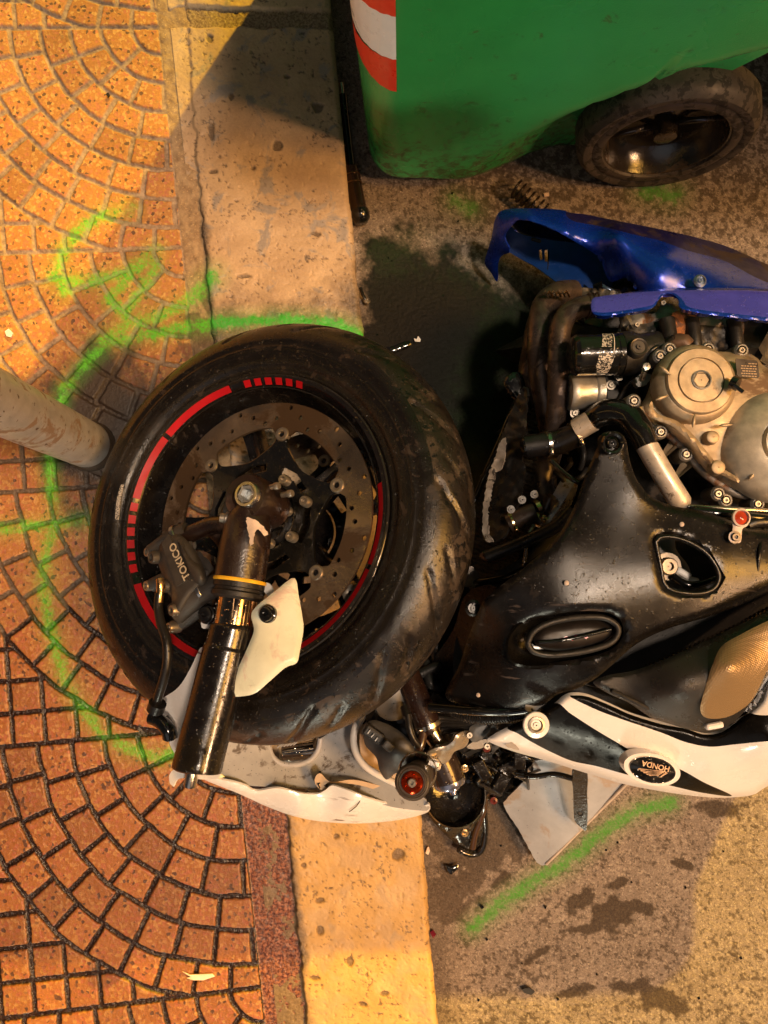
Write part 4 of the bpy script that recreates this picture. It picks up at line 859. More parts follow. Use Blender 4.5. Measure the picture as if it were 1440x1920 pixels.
for i in range(6): tube('flange_spring', [(1018+i*8, 556-abs(i-3), .245), (1022+i*8, 546, .26), (1028+i*8, 556, .25)], .0016, GOLD if i % 2 else STEEL, mc, 8)
panel('exhaust_flange', [(1040, 545), (1110, 540), (1168, 552), (1160, 590), (1160, 610), (1120, 612), (1085, 600), (1060, 580)], .21, DKM, mc, step=8, thick=.03, fn=lambda x, y: (fbm(x/8, y/8, 95, 3)-.5)*.015)
tube('collector_pipe', [(1034, 830, .20), (1022, 870, .20), (1018, 910, .20), (1032, 948, .205), (1060, 980, .21), (1090, 1005, .22)], .0205, mat('pipe_grey', (.10, .085, .08), .34, .8, bump=.25, grime=(.06, .045, .04), gth=.55), mc, 30)
panel('clamp_ring', [(1078, 905), (1084, 908), (1076, 935), (1058, 970), (1034, 1000), (1024, 990), (1040, 965), (1060, 935)], [(1078, 905, .265), (1034, 1000, .25), (1084, 908, .25), (1024, 990, .26)], STEEL, mc, step=6, thick=.02)
# cooling hoses
tube('water_hose', [(1107, 790, .30), (1128, 776, .315, 1.15), (1152, 772, .325, 1.2), (1180, 782, .335, 1.2), (1200, 808, .345, 1.15), (1213, 838, .35)], .0148, BLKG, mc, 26)
tube('water_pipe', [(1208, 828, .348), (1232, 870, .35), (1256, 910, .35), (1276, 942, .345, 1), (1279, 948, .343, .8), (1280, 950, .342, .3)], .0142, mat('worn_silver', (.62, .55, .48), .42, .4, grime=(.15, .12, .10), gth=.60, gscale=60, speck=((.1, .08, .06), 200, .7)), mc, 26)
tube('water_pipe', [(1082, 805, .29), (1112, 788, .305)], .0155, mat('worn_silver', (.6, .5, .4), .4, .4), mc, 24)
tube('hose_joint', [(985, 838, .26), (1020, 832, .265), (1050, 828, .27, 1.1), (1085, 812, .285)], .0165, RUB, mc, 24)
cyl('blank_plug', 979, 838, 1022, 832, .262, [(.001, 0), (.012, .0), (.014, .1), (.0145, .9), (.02, 1)], BLKG, mc, 24)
def clampr(x, y, z, dx, dy, r, m=STEEL, par=mc):
    a = P(x, y, z); d_ = (P(x+dx, y+dy, z)-a).normalized(); o = lathe('hose_clamp', [(r, -.0035), (r+.0012, -.003), (r+.0012, .003), (r, .0035)], a, d_, m, par, segs=30)
    n_ = d_.cross(Vector((0, 0, 1))); q = a+Vector((0, 0, r*.75))+n_*r*.7*(1 if n_.y < 0 else -1); vs, fs = sweep([q-n_*.004, q+n_*.006], .003, 10); mk('clamp_screw', vs, fs, m, o); return o
clampr(1028, 832, .266, 30, -4, .0168); clampr(1078, 815, .283, 30, -14, .0175); 
tube('hose_joint', [(955, 982, .235), (975, 972, .24, 1.05), (1005, 960, .245)], .0145, mat('hose_brown', (.035, .022, .015), .35, coat=.3, drops=.5), mc, 24)
clampr(960, 979, .236, 30, -12, .0150, GOLD); clampr(1009, 957, .246, 30, -12, .0160, GOLD)
tube('torn_hose', [(1022, 958, .25), (1028, 942, .255, 1.1), (1033, 930, .26, .9)], .0085, mat('hose_brown', (.035, .022, .015), .35), mc, 14)
for x, y in ((979, 937), (1002, 927), (958, 955)): bolt(x, y, .255, 5, CAST, mc, washer=True)
tube('breather_hose', [(912, 1044, .24), (950, 1030, .25), (1000, 1008, .265), (1045, 985, .28), (1075, 955, .29)], .0095, RUB, mc, 20)
tube('radiator_stay', [(905, 1038, .235), (918, 1048, .24), (930, 1048, .24), (945, 1040, .24)], .0065, mat('brown_metal', (.12, .06, .035), .35, .6), mc, 12)
tube('cable', [(1085, 985, .265), (1050, 1020, .26), (1010, 1050, .25), (960, 1080, .24), (900, 1092, .22), (868, 1090, .2)], .006, BLKG, mc, 14)
tube('cable', [(1000, 985, .25), (988, 1010, .255), (985, 1040, .25), (980, 1070, .24)], .0028, STEEL, mc, 8, corr=.003)
tube('cable', [(1033, 863, .285), (1050, 880, .29), (1075, 900, .30), (1085, 905, .30)], .0035, BLKG, mc, 10)
for p in (((1050, 790), (1062, 850)), ((1068, 860), (1060, 880)), ((1090, 830), (1088, 880)), ((1070, 905), (1100, 880)), ((1040, 885), (1058, 905))):
    tube('cable', [(p[0][0], p[0][1], .25), ((p[0][0]+p[1][0])/2+6, (p[0][1]+p[1][1])/2, .26), (p[1][0], p[1][1], .25)], .004, DKM, mc, 10)
# radiator with its torn shroud
RADM = mat('radiator_fins', (.022, .020, .018), .5, .4, bump=.5, grime=(.06, .05, .04), gth=.56, gscale=60)
rd = panel('radiator', [(936, 815), (970, 742), (1010, 745), (1008, 860), (985, 1000), (960, 1075), (905, 1110), (878, 1100), (872, 1040), (886, 940)], [(936, 815, .17), (1010, 745, .19), (960, 1075, .20), (878, 1100, .14), (886, 940, .13)], RADM, mc, step=3.2, thick=.02, fn=lambda x, y: .0014*np.sign(np.sin((y-.35*(x-880))*2*math.pi/8.5)))
tube('radiator_frame', [(982, 748, .20), (962, 775, .20), (946, 808, .195), (920, 868, .185), (896, 925, .178), (884, 952, .17)], .0042, STEEL, rd, 10); tube('radiator_frame', [(976, 752, .205), (955, 785, .205), (940, 822, .20), (914, 880, .19), (890, 935, .18)], .005, BLKG, rd, 10)
panel('torn_shroud', [(948, 800), (975, 735), (988, 740), (984, 830), (978, 860), (985, 880), (976, 930), (962, 970), (946, 1005), (922, 1018), (908, 1012), (906, 985), (912, 930), (925, 870)], [(948, 800, .215), (988, 740, .235), (985, 880, .245), (922, 1018, .23), (906, 985, .20), (915, 900, .20)], BLK, mc, step=6, thick=.004, rough_edge=1.5, fn=lambda x, y: (fbm(x/12, y/12, 97, 3)-.5)*.012)
panel('shroud_scuff', [(942, 822), (949, 828), (945, 868), (938, 880), (930, 885), (926, 900), (920, 935), (915, 960), (917, 1000), (925, 1015), (912, 1014), (905, 995), (906, 950), (914, 900), (926, 862)], [(942, 822, .225), (949, 860, .236), (915, 960, .222), (906, 950, .219), (918, 1010, .235)], mat('scuffed_grey', (.30, .25, .21), .55, var=.4, grime=(.05, .04, .035), gth=.56, gscale=60), mc, step=5, thick=.002, rough_edge=1.6, fn=lambda x, y: (fbm(x/12, y/12, 97, 3)-.5)*.012)
panel('shroud_shard', [(945, 722), (948, 708), (962, 698), (976, 700), (984, 718), (985, 742), (975, 756), (960, 744)], .20, BLKG, mc, step=5, thick=.012, rough_edge=1.2, edge=(.006, 8))
tube('shroud_strip', [(985, 745, .20), (976, 765, .205), (960, 800, .20), (950, 840, .20)], .004, BLKG, mc, 8)
panel('heat_foil', [(988, 738), (998, 760), (1010, 790), (1014, 815), (1000, 830), (988, 840), (985, 790)], .19, mat('crumpled_foil', (.05, .04, .03), .25, .8, bump=1, bscale=160, speck=((.4, .33, .25), 170, .62)), mc, step=5, thick=.002)
panel('lamp_bracket', [(868, 1092), (880, 1062), (895, 1072), (898, 1085), (890, 1098), (872, 1100)], .22, mat('scraped_alloy', (.10, .085, .075), .4, .5, grime=(.2, .16, .13)), mc, step=6, thick=.004, rough_edge=1)
# ---- black side fairing
FAIR = mat('fairing_black', (.006, .0052, .005), .27, coat=.0, var=.4, bump=.14, bscale=900, drops=.35, scratch=(.07, .055, .05), grime=(.012, .009, .007), gth=.6, gscale=40, gr=.34, spec=.42, rvar=.04)
lp = [(1065+104*math.cos(t)+0, 1186-8*math.cos(t)*2+34*math.sin(t)) for t in [2*math.pi*k/16 for k in range(16)]]
LAMP = [(960, 1222), (962, 1195), (985, 1170), (1030, 1154), (1085, 1146), (1135, 1148), (1162, 1162), (1168, 1185), (1158, 1208), (1130, 1224), (1080, 1236), (1020, 1243), (975, 1240)]
fa = panel('side_fairing', [(1120, 838), (1120, 824), (1132, 811), (1160, 810), (1174, 826), (1178, 850), (1186, 880), (1198, 906), (1222, 932), (1260, 948), (1310, 957), (1360, 972), (1400, 990), (1440, 996), (1600, 1040), (1600, 1110), (1500, 1100), (1440, 1112), (1390, 1134), (1330, 1156), (1250, 1180), (1190, 1210), (1130, 1262), (1085, 1290), (1045, 1302), (1010, 1325), (940, 1334), (880, 1325), (835, 1305), (860, 1250), (880, 1190), (905, 1130), (930, 1105), (985, 1062), (1040, 1012), (1074, 955), (1098, 890)],
           [(1147, 832, .385), (1200, 920, .39), (1074, 955, .380), (1060, 1020, .391), (1150, 1000, .391), (1080, 1080, .395), (985, 1062, .384), (905, 1130, .350), (1260, 948, .385), (1300, 1060, .402), (1440, 996, .388), (1440, 1060, .396), (1600, 1040, .385), (1500, 1100, .385), (1390, 1134, .39), (1250, 1180, .39), (1130, 1262, .37), (1010, 1325, .34), (835, 1305, .27), (880, 1190, .30), (960, 1180, .36), (1060, 1190, .39), (950, 1260, .345)],
           FAIR, mc, holes=[[(1229, 1016), (1236, 1008), (1262, 1007), (1295, 1018), (1325, 1038), (1344, 1065), (1348, 1085), (1338, 1103), (1315, 1112), (1285, 1112), (1258, 1106), (1244, 1092), (1238, 1062)], LAMP], step=9, edge=(.007, 10), thick=.0035)
tube('opening_lip', [(x, y, .393) for x, y in [(1229, 1016), (1236, 1008), (1262, 1007), (1295, 1018), (1325, 1038), (1344, 1065), (1348, 1085), (1338, 1103), (1315, 1112), (1285, 1112), (1258, 1106), (1244, 1092), (1238, 1062), (1229, 1016)]], .0032, FAIR, fa, 8)
bolt(1252, 1062, .34, 17, mat('stained_bolt', (.26, .21, .16), .45, .8), mc, washer=True)
panel('frame_casting', [(1225, 1005), (1262, 1000), (1268, 1030), (1290, 1060), (1300, 1085), (1330, 1110), (1250, 1118), (1230, 1070)], .315, mat('frame_grey', (.20, .19, .18), .5, .4), mc, step=7, thick=.02, edge=(.006, 8))
tube('cable', [(1262, 1080, .345), (1285, 1095, .35), (1310, 1096, .35), (1340, 1085, .345)], .005, BLKG, mc, 12); boxp('connector', 1283, 1075, .342, .022, .010, .012, -30, WHT, mc); boxp('connector', 1300, 1088, .342, .018, .009, .012, -12, WHT, mc)
panel('lamp_recess', [(1065+(x-1065)*1.06, 1193+(y-1193)*1.1) for x, y in LAMP], .355, BLKS, mc, step=9, thick=.004, edge=(-.014, 30))
il = panel('indicator_lens', [(1000, 1196), (1018, 1176), (1060, 1166), (1110, 1162), (1142, 1170), (1152, 1185), (1140, 1200), (1100, 1214), (1050, 1220), (1012, 1214)], .378, mat('smoked_lens', (.012, .010, .010), .42, spec=.25), mc, step=7, edge=(.008, 16), thick=.006)
tube('lens_rim', [(990, 1205, .378), (1000, 1185, .380), (1030, 1168, .381), (1080, 1158, .382), (1130, 1158, .382), (1156, 1172, .382), (1158, 1190, .381), (1140, 1208, .380), (1090, 1222, .379), (1030, 1228, .378), (998, 1220, .378), (990, 1205, .378)], .0040, BLKM, mc, 10)
tube('lens_rib', [(1010, 1205, .381), (1060, 1200, .384), (1145, 1180, .382)], .0022, BLKG, il, 8)
for x, y in ((1062, 1196), (1072, 1199), (1054, 1200), (1098, 1195), (1081, 1194)): panel('red_shard', [(x-5, y-1), (x, y-4), (x+5, y), (x+1, y+3)], .3795, mat('red_glass', (.30, .01, .03), .2), il, step=4, thick=.001, curve=False)
for x, y, z in ((1096, 929, .374), (1278, 983, .39), (1062, 1093, .399), (897, 1303, .304)):
    lathe('rivet', [(.0032, 0), (.0030, .0012), (.0018, .002), (.0001, .0022)], P(x, y, z), (0, 0, 1), mat('rivet_pale', (.50, .42, .38), .5), fa, segs=16)
lathe('grommet', [(.0100, -.003), (.0135, .0), (.0142, .003), (.0125, .0055), (.0100, .004), (.0085, 0)], P(1147, 832, .392), (0, 0, 1), BLKG, fa, segs=36); bolt(1147, 832, .390, 9, BLKG, fa)
lathe('grommet', [(.0105, -.003), (.0112, .002), (.0085, .004), (.0068, .001), (.004, .001), (.0035, .003), (.001, .003)], P(887, 1140, .315), (0, 0, 1), BLK, fa, segs=36)
tube('fairing_seam', [(1432, 985, .366), (1425, 1030, .396), (1418, 1085, .392), (1414, 1108, .385)], .0022, FAIR, fa, 8)
panel('fork_shroud', [(905, 1098), (935, 1105), (948, 1140), (950, 1200), (962, 1260), (1000, 1300), (900, 1335), (850, 1330), (800, 1290), (812, 1240), (850, 1180), (870, 1120)], [(905, 1098, .28), (950, 1200, .30), (1000, 1300, .28), (800, 1290, .17), (850, 1180, .22)], FAIR, mc, step=10, thick=.003)
# reflector tab
tb = panel('reflector_tab', [(1372, 968), (1378, 958), (1390, 953), (1402, 958), (1406, 970), (1402, 985), (1392, 992), (1390, 1012), (1386, 1018), (1372, 1016), (1368, 1010), (1374, 990)], .398, mat('tab_white', (.66, .56, .50), .5, var=.1), mc, step=5, thick=.004, edge=(.0015, 4))
lathe('tab_cup', [(.0112, 0), (.0112, .0035), (.0092, .0045), (.0085, .001)], P(1388, 971, .398), (0, 0, 1), mat('tab_white', (.6, .5, .45), .5), tb, segs=30)
lathe('red_reflector', [(.0085, .0005), (.006, .0028), (.001, .0035)], P(1388, 971, .399), (0, 0, 1), mat('amber_red', (.45, .05, .015), .15, coat=.8), tb, segs=24); bolt(1378, 1007, .402, 8, mat('dark_bolt', (.1, .09, .09), .35, .8), tb, washer=True)
tube('wiring_loom', [(1300, 958, .365), (1340, 962, .37), (1380, 966, .37), (1430, 972, .37), (1500, 975, .36), (1600, 980, .35)], .007, BLKG, mc, 14)
tube('wiring_loom', [(1290, 950, .355), (1340, 953, .36), (1400, 956, .36), (1600, 965, .35)], .0035, STEEL, mc, 10)
tube('wiring_loom', [(1400, 985, .37), (1440, 978, .37), (1600, 990, .36)], .008, RUB, mc, 14)
# seat rail valley, tank side pad
panel('lower_rail', [(1085, 1275), (1130, 1235), (1190, 1200), (1270, 1168), (1350, 1146), (1420, 1118), (1600, 1060), (1600, 1160), (1440, 1185), (1330, 1225), (1230, 1265), (1150, 1290)], [(1085, 1275, .34), (1600, 1060, .34), (1600, 1160, .35), (1230, 1265, .355), (1270, 1168, .345)], BLKM, mc, step=10, thick=.02)
tube('rail_hose', [(1215, 1258, .36), (1300, 1222, .37), (1380, 1185, .375), (1440, 1152, .375), (1600, 1070, .37)], .008, BLKG, mc, 14, corr=.006)
PADM = mat('pad_black', (.020, .017, .015), .34, var=.2, bump=.5, bscale=1100, drops=.25, spec=.6)
pad = panel('side_pad', [(1113, 1280), (1140, 1266), (1192, 1256), (1261, 1230), (1330, 1198), (1440, 1146), (1600, 1070), (1600, 1190), (1475, 1225), (1442, 1262), (1418, 1304), (1392, 1338), (1367, 1360), (1330, 1374), (1295, 1369), (1255, 1357), (1220, 1345), (1179, 1318), (1140, 1300)],
            [(1113, 1280, .39), (1192, 1256, .40), (1330, 1198, .41), (1440, 1146, .41), (1600, 1070, .41), (1600, 1190, .44), (1442, 1262, .425), (1367, 1360, .40), (1255, 1357, .40), (1179, 1318, .395), (1370, 1250, .45), (1270, 1300, .435)], PADM, mc, step=7, edge=(.006, 8), thick=.004)
GP = bpy.data.materials.new('dotted_grip'); GP.use_nodes = True; _t = GP.node_tree; _b = _t.nodes['Principled BSDF']; _b.inputs['Base Color'].default_value = (.30, .20, .10, 1); _b.inputs['Roughness'].default_value = .34; _b.inputs['Metallic'].default_value = .35
_c = _t.nodes.new('ShaderNodeTexCoord'); _m = _t.nodes.new('ShaderNodeMapping'); _m.inputs['Rotation'].default_value = (0, 0, .45); _v = _t.nodes.new('ShaderNodeTexVoronoi'); _v.inputs['Scale'].default_value = 420; _v.inputs['Randomness'].default_value = 0
_q = _t.nodes.new('ShaderNodeBump'); _q.inputs['Distance'].default_value = .001; _q.inputs['Strength'].default_value = .45; _t.links.new(_c.outputs['Object'], _m.inputs[0]); _t.links.new(_m.outputs[0], _v.inputs['Vector']); _t.links.new(_v.outputs['Distance'], _q.inputs['Height']); _t.links.new(_q.outputs[0], _b.inputs['Normal'])
panel('knee_grip', [(1353, 1212), (1390, 1189), (1440, 1164), (1560, 1110), (1560, 1190), (1470, 1225), (1440, 1256), (1412, 1310), (1385, 1334), (1357, 1346), (1325, 1346), (1313, 1330), (1322, 1290), (1335, 1249)],
      [(1353, 1212, .437), (1440, 1164, .437), (1560, 1110, .437), (1560, 1190, .452), (1440, 1256, .440), (1412, 1310, .428), (1357, 1346, .424), (1314, 1330, .434), (1370, 1250, .458)], GP, pad, step=7, thick=.002, edge=(.002, 6))
boxp('pad_clip', 1183, 1313, .405, .052, .006, .01, -26, DKM, pad); boxp('pad_clip', 1342, 1362, .412, .022, .008, .01, 10, WHT, pad)
# ---- white lower fairing with black stripes
wf = panel('white_fairing', [(916, 1390), (924, 1378), (950, 1364), (988, 1346), (1018, 1330), (1041, 1317), (1056, 1304), (1073, 1298), (1101, 1301), (1140, 1317), (1183, 1336), (1238, 1352), (1284, 1361), (1321, 1372), (1350, 1368), (1385, 1345), (1422, 1313), (1440, 1275), (1500, 1225), (1600, 1200), (1600, 1410), (1500, 1450), (1440, 1474), (1412, 1490), (1376, 1495), (1330, 1495), (1261, 1487), (1174, 1471), (1101, 1450), (1027, 1427), (963, 1409)],
           [(916, 1390, .30), (1041, 1317, .36), (1101, 1301, .37), (1238, 1352, .375), (1350, 1368, .385), (1422, 1313, .40), (1600, 1200, .40), (1600, 1410, .37), (1440, 1474, .34), (1376, 1495, .325), (1261, 1487, .32), (1101, 1450, .31), (1000, 1418, .30), (1110, 1380, .355), (1220, 1420, .36), (1330, 1435, .37), (1440, 1400, .405), (1020, 1370, .34)],
           [WHTC, BLKS, BLKS], mc, regions=[[(952, 1363), (1000, 1341), (1041, 1318), (1070, 1338), (1110, 1364), (1150, 1388), (1192, 1411), (1270, 1440), (1320, 1467), (1372, 1492), (1320, 1487), (1261, 1474), (1174, 1452), (1120, 1437), (1073, 1427), (1035, 1411), (1000, 1393), (972, 1376)],
           [(1070, 1307), (1076, 1304), (1101, 1306), (1140, 1321), (1183, 1340), (1238, 1357), (1284, 1366), (1321, 1377), (1352, 1373), (1375, 1358), (1403, 1338), (1440, 1341), (1596, 1330), (1596, 1380), (1440, 1390), (1376, 1396), (1330, 1400), (1284, 1391), (1238, 1373), (1170, 1350), (1119, 1331)]],
           step=4.5, edge=(.010, 14), thick=.004, curve=True)
lathe('mount_ear', [(.0165, -.003), (.0165, .002), (.0155, .003), (.011, .0025), (.0105, .001)], P(1005, 1359, .362), (0, 0, 1), WHTC, wf, segs=40); lathe('ear_washer', [(.0108, .001), (.0105, .004), (.0078, .0045), (.0065, .001), (.004, .001), (.0035, .003), (.001, .003)], P(1005, 1359, .362), (0, 0, 1), BOB, wf, segs=32)
bc = P(1221, 1441, .372); bd = (P(1250, 1448, .372)-P(1192, 1434, .372)).normalized(); bn = Vector((0, -.12, 1)).normalized(); bd = (bd-bn*bd.dot(bn)).normalized(); bv_ = bn.cross(bd)
def oval(name, rx, ry, h0, h1, m, par, hol=None):
    pr = [(1.0, h0), (.97, h1), ((hol or 0.001), h1+.0003)]; vs = []; fs = []; K = 60
    for k in range(K):
        t = 2*math.pi*k/K
        for (s, h) in pr: vs.append(bc+bd*rx*s*math.cos(t)+bv_*ry*s*math.sin(t)+bn*h)
    for k in range(K):
        for i in range(2): fs.append((k*3+i, ((k+1) % K)*3+i, ((k+1) % K)*3+i+1, k*3+i+1))
    return mk(name, vs, fs, m, par, sharp=40)
bg_ = oval('badge', .0375, .0205, -.012, .0032, WHTC, wf); oval('badge_ring', .0305, .0168, .0030, .0046, CHR, bg_); oval('badge_field', .0288, .0153, .0045, .0052, BLKG, bg_)
BT = mat('badge_print', (.62, .42, .28), .4, .3)
text('lettering', 'HONDA', BT, bg_, bc+bd*.002-bv_*(-.0062)+bn*.0052, -bd, -bv_, .0096, bn)
wing = [((-22, -1), (18, -8), (22, -6.5), (-22, -2.6)), ((-17, 1.2), (16, -5.5), (17.5, -4.2), (-19, -.2)), ((-12, 3), (14, -3.3), (15, -2.2), (-14.5, 1.8)), ((-7, 4.5), (12, -1.2), (13, -.2), (-9.5, 3.6)), ((-2, 5.5), (10, 1), (11, 2), (-5, 5)), ((12, 4.5), (20, -6.8), (23, -5.5), (14, 3.6))]
for q in wing: mk('wing_mark', [bc+bd*(x*.00082)-bv_*((-y)*.00075*-1)*1-bv_*.0035+bn*.0056 for x, y in q], [(0, 1, 2, 3)], BT, bg_, smooth=False, solid=.0002)
panel('fairing_scuff', [(948, 1398), (960, 1392), (972, 1402), (974, 1406), (962, 1404)], .3085, mat('scuff_grey', (.3, .27, .25), .6), wf, step=5, thick=.0005, rough_edge=1)
# ---- cables between shroud and fairing
tube('cable', [(806, 1326, .27), (850, 1330, .29), (900, 1334, .31), (960, 1334, .32), (1000, 1328, .33)], .0062, BLKG, mc, 14)
tube('cable', [(850, 1334, .28), (880, 1345, .29), (920, 1348, .30), (985, 1340, .315)], .0068, RUB, mc, 14, corr=.0035)
for i in range(5): tube('cable', [(815+i*4, 1345+i*7, .24), (880, 1350+i*4, .26), (960+i*8, 1352-i*3, .28)], .0034, BLKM if i % 2 else DKM, mc, 8)
panel('cable_clip', [(985, 1322), (1012, 1308), (1026, 1314), (1020, 1326), (1000, 1334), (988, 1334)], .335, mat('grey_clip', (.10, .10, .10), .5), mc, step=6, thick=.004)
panel('dark_bracket', [(800, 1300), (860, 1320), (950, 1345), (960, 1390), (900, 1400), (840, 1395), (800, 1370)], .20, BLKM, mc, step=9, thick=.04, fn=lambda x, y: (fbm(x/10, y/10, 99, 3)-.5)*.03)
panel('dark_bracket', [(690, 1325), (760, 1290), (800, 1240), (850, 1270), (830, 1370), (800, 1440), (740, 1430), (700, 1390)], .15, BLKM, mc, step=9, thick=.04, fn=lambda x, y: (fbm(x/10, y/10, 98, 3)-.5)*.03)
# ---- bare fork top, clamp, grip
tube('fork_top', [(762, 1262, .22), (778, 1300, .23), (800, 1352, .24), (806, 1364, .24)], .0185, mat('fork_top_brown', (.020, .010, .008), .3, coat=.4, drops=.7), mc, 28)
clampr(803, 1358, .24, 10, 24, .0186, STEEL)
tube('fork_top', [(806, 1364, .235), (838, 1410, .235)], .0160, mat('stanchion2', (.40, .30, .22), .2, 1), mc, 26)
tube('fork_top', [(812, 1395, .205), (834, 1440, .205), (842, 1464, .205)], .0235, mat('fork_top_brown2', (.035, .022, .016), .3, .3, coat=.4, drops=.6), mc, 30)
m0 = P(843, 1465, .205); dr = (P(842, 1464, .205)-P(834, 1440, .205)).normalized(); lathe('fork_cap', [(.0238, -.003), (.0240, .002), (.022, .006), (.0125, .007), (.0120, .012), (.0055, .013), (.005, .019), (.001, .019)], m0, dr, mat('cap_blue', (.35, .36, .45), .25, .9), mc, segs=36)
panel('top_clamp', [(800, 1416), (812, 1404), (838, 1398), (850, 1388), (856, 1377), (874, 1370), (880, 1374), (878, 1392), (870, 1402), (852, 1410), (842, 1426), (830, 1432)], [(800, 1416, .27), (850, 1385, .285), (878, 1372, .27), (870, 1402, .265), (830, 1432, .255)], mat('brushed_alloy', (.60, .54, .46), .34, .85, var=.15), mc, step=5, thick=.012, edge=(.004, 6))
panel('clamp_block', [(880, 1366), (890, 1358), (915, 1354), (920, 1368), (905, 1385), (890, 1392), (880, 1384)], .27, mat('grey_block', (.09, .09, .09), .45), mc, step=6, thick=.02, edge=(.003, 5))
panel('clamp_plate', [(875, 1400), (890, 1390), (912, 1386), (918, 1390), (905, 1402), (885, 1405)], .225, CAST, mc, step=6, thick=.004)
for x, y in ((880, 1378), (913, 1399)): bolt(x, y, .275, 6, BOB, mc)
# handlebar grip seen end-on
gd = (P(773, 1467, .36)-P(790, 1445, .22)).normalized(); ge = P(773, 1467, .36)
lathe('bar_ring', [(.0225, -.040), (.0245, -.040), (.0250, -.030), (.0235, -.028)], ge+Vector((.004, .010, 0)), gd, STEEL, mc, segs=50)
gr = lathe('handlebar_grip', [(.016, -.13), (.019, -.12), (.019, -.03), (.0195, -.018), (.0222, -.012), (.0225, -.004), (.0205, .0), (.0190, .0008), (.0180, .0), (.0168, .0008), (.0158, 0), (.0142, .0), (.0138, -.003)], ge, gd, mat('grip_rubber', (.040, .032, .028), .5, var=.3, bump=.4), mc, segs=60)
be = lathe('bar_end', [(.0138, -.003), (.0135, .002), (.011, .004), (.0072, .004), (.007, .002), (.0055, .002)], ge, gd, RANOD, mc, segs=44)
lathe('bar_end_bolt', [(.0056, .001), (.0056, .0055), (.0045, .007), (.0025, .007), (.0023, .004), (.0001, .004)], ge, gd, BOB, be, segs=24)
for k in range(6):
    a = 2*math.pi*k/6+.4; u, v, _ = frame(gd); lathe('small_bolt', [(.0016, .002), (.0016, .0045), (.001, .0055), (.0001, .0055)], ge+(u*math.cos(a)+v*math.sin(a))*.0102, gd, RANOD, be, segs=10)
panel('switch_housing', [(684, 1362), (700, 1350), (735, 1362), (765, 1385), (785, 1420), (770, 1440), (742, 1450), (725, 1462), (712, 1445), (705, 1420), (684, 1395)], [(684, 1362, .235), (735, 1362, .245), (785, 1420, .255), (725, 1462, .22), (740, 1410, .262)], mat('housing_grey', (.055, .052, .050), .5, bump=.3, var=.2), mc, step=6, edge=(.006, 8), thick=.03)
boxp('switch_button', 700, 1378, .262, .030, .016, .012, -35, BLKM, mc); boxp('switch_button', 728, 1400, .272, .016, .012, .010, -40, mat('housing_grey', (.05, .05, .05), .5), mc)
for i in range(3): boxp('contact_strip', 692+i*7, 1372+i*7, .266, .006, .0016, .002, 50, STEEL, mc, bev=0)
lathe('switch_knob', [(.0265, -.03), (.0275, -.004), (.026, .0), (.020, .0012), (.001, .002)], P(738, 1318, .23), (.1, -.1, 1), mat('knob_dark', (.045, .038, .030), .4, coat=.2), mc, segs=44)
tube('switch_lead', [(765, 1340, .26), (768, 1365, .265), (775, 1385, .265), (785, 1398, .26)], .0048, RUB, mc, 12); tube('switch_lead', [(758, 1325, .25), (763, 1345, .26)], .0058, RUB, mc, 12)
tube('switch_lead', [(795, 1370, .25), (790, 1395, .255), (785, 1412, .255), (796, 1418, .25)], .006, mat('lead_brown', (.05, .025, .015), .3, coat=.5), mc, 12)
boxp('lever_joint', 812, 1432, .285, .018, .012, .02, -15, STEEL, mc); boxp('lever_joint', 822, 1438, .283, .008, .012, .016, -15, BOB, mc)
for i in range(9):
    random.seed(50+i); x = random.uniform(790, 950); y = random.uniform(1245, 1320); tube('frame_tube', [(x, y, .18), (x+random.uniform(-30, 30), y+random.uniform(-40, 10), .2), (x+random.uniform(-60, 60), y+random.uniform(-70, -20), .18)], random.uniform(.003, .008), DKM if i % 2 else BLKG, mc, 10)
tube('fork_top', [(812, 1200, .17), (834, 1262, .18), (845, 1300, .18)], .012, RUB, mc, 16)
# ================================================================== HEADLAMP BRACKET
hl = thing('headlamp_bracket', 'greasy black triangular headlamp bracket lying on the road below the clutch side clamp', 'bracket', P(870, 1500, 0))
HB = mat('oily_black', (.010, .008, .006), .15, coat=.7, bump=.5, bscale=130, drops=1, grime=(.05, .025, .01), gth=.6)
panel('plate', [(800, 1380), (850, 1400), (880, 1410), (905, 1400), (935, 1420), (928, 1470), (912, 1510), (905, 1560), (900, 1590), (885, 1600), (865, 1590), (835, 1565), (806, 1530), (798, 1490)], [(800, 1380, .13), (935, 1420, .12), (900, 1590, .02), (806, 1530, .07), (870, 1480, .10)], HB, hl, step=7, thick=.012, edge=(.006, 8), fn=lambda x, y: (fbm(x/15, y/15, 101, 2)-.5)*.012)
tube('rim_bar', [(800, 1500, .10), (820, 1522, .095), (845, 1532, .09), (880, 1525, .09), (900, 1515, .09)], .0045, HB, hl, 10); tube('rim_bar', [(912, 1480, .09), (906, 1520, .06), (892, 1560, .045), (886, 1590, .035)], .0055, mat('oily_brown', (.06, .03, .015), .2, coat=.5), hl, 12)
tube('rim_bar', [(905, 1500, .06), (910, 1560, .03), (902, 1595, .02), (880, 1602, .02), (860, 1592, .025)], .0055, HB, hl, 12)
for x, y, z in ((871, 1440, .128), (871, 1561, .065)): lathe('brass_insert', [(.0065, 0), (.006, .003), (.0035, .0032), (.003, .001), (.001, .001)], P(x, y, z), (0, 0, 1), GOLD, hl, segs=18)
lathe('rubber_grommet', [(.012, -.004), (.0135, .002), (.010, .005), (.007, .002), (.004, .001)], P(897, 1460, .118), (0, 0, 1), HB, hl, segs=30); lathe('lamp_cup', [(.046, .012), (.048, .008), (.044, -.01), (.03, -.02), (.01, -.022)], P(852, 1490, .125), (0, .2, 1), HB, hl, segs=50)
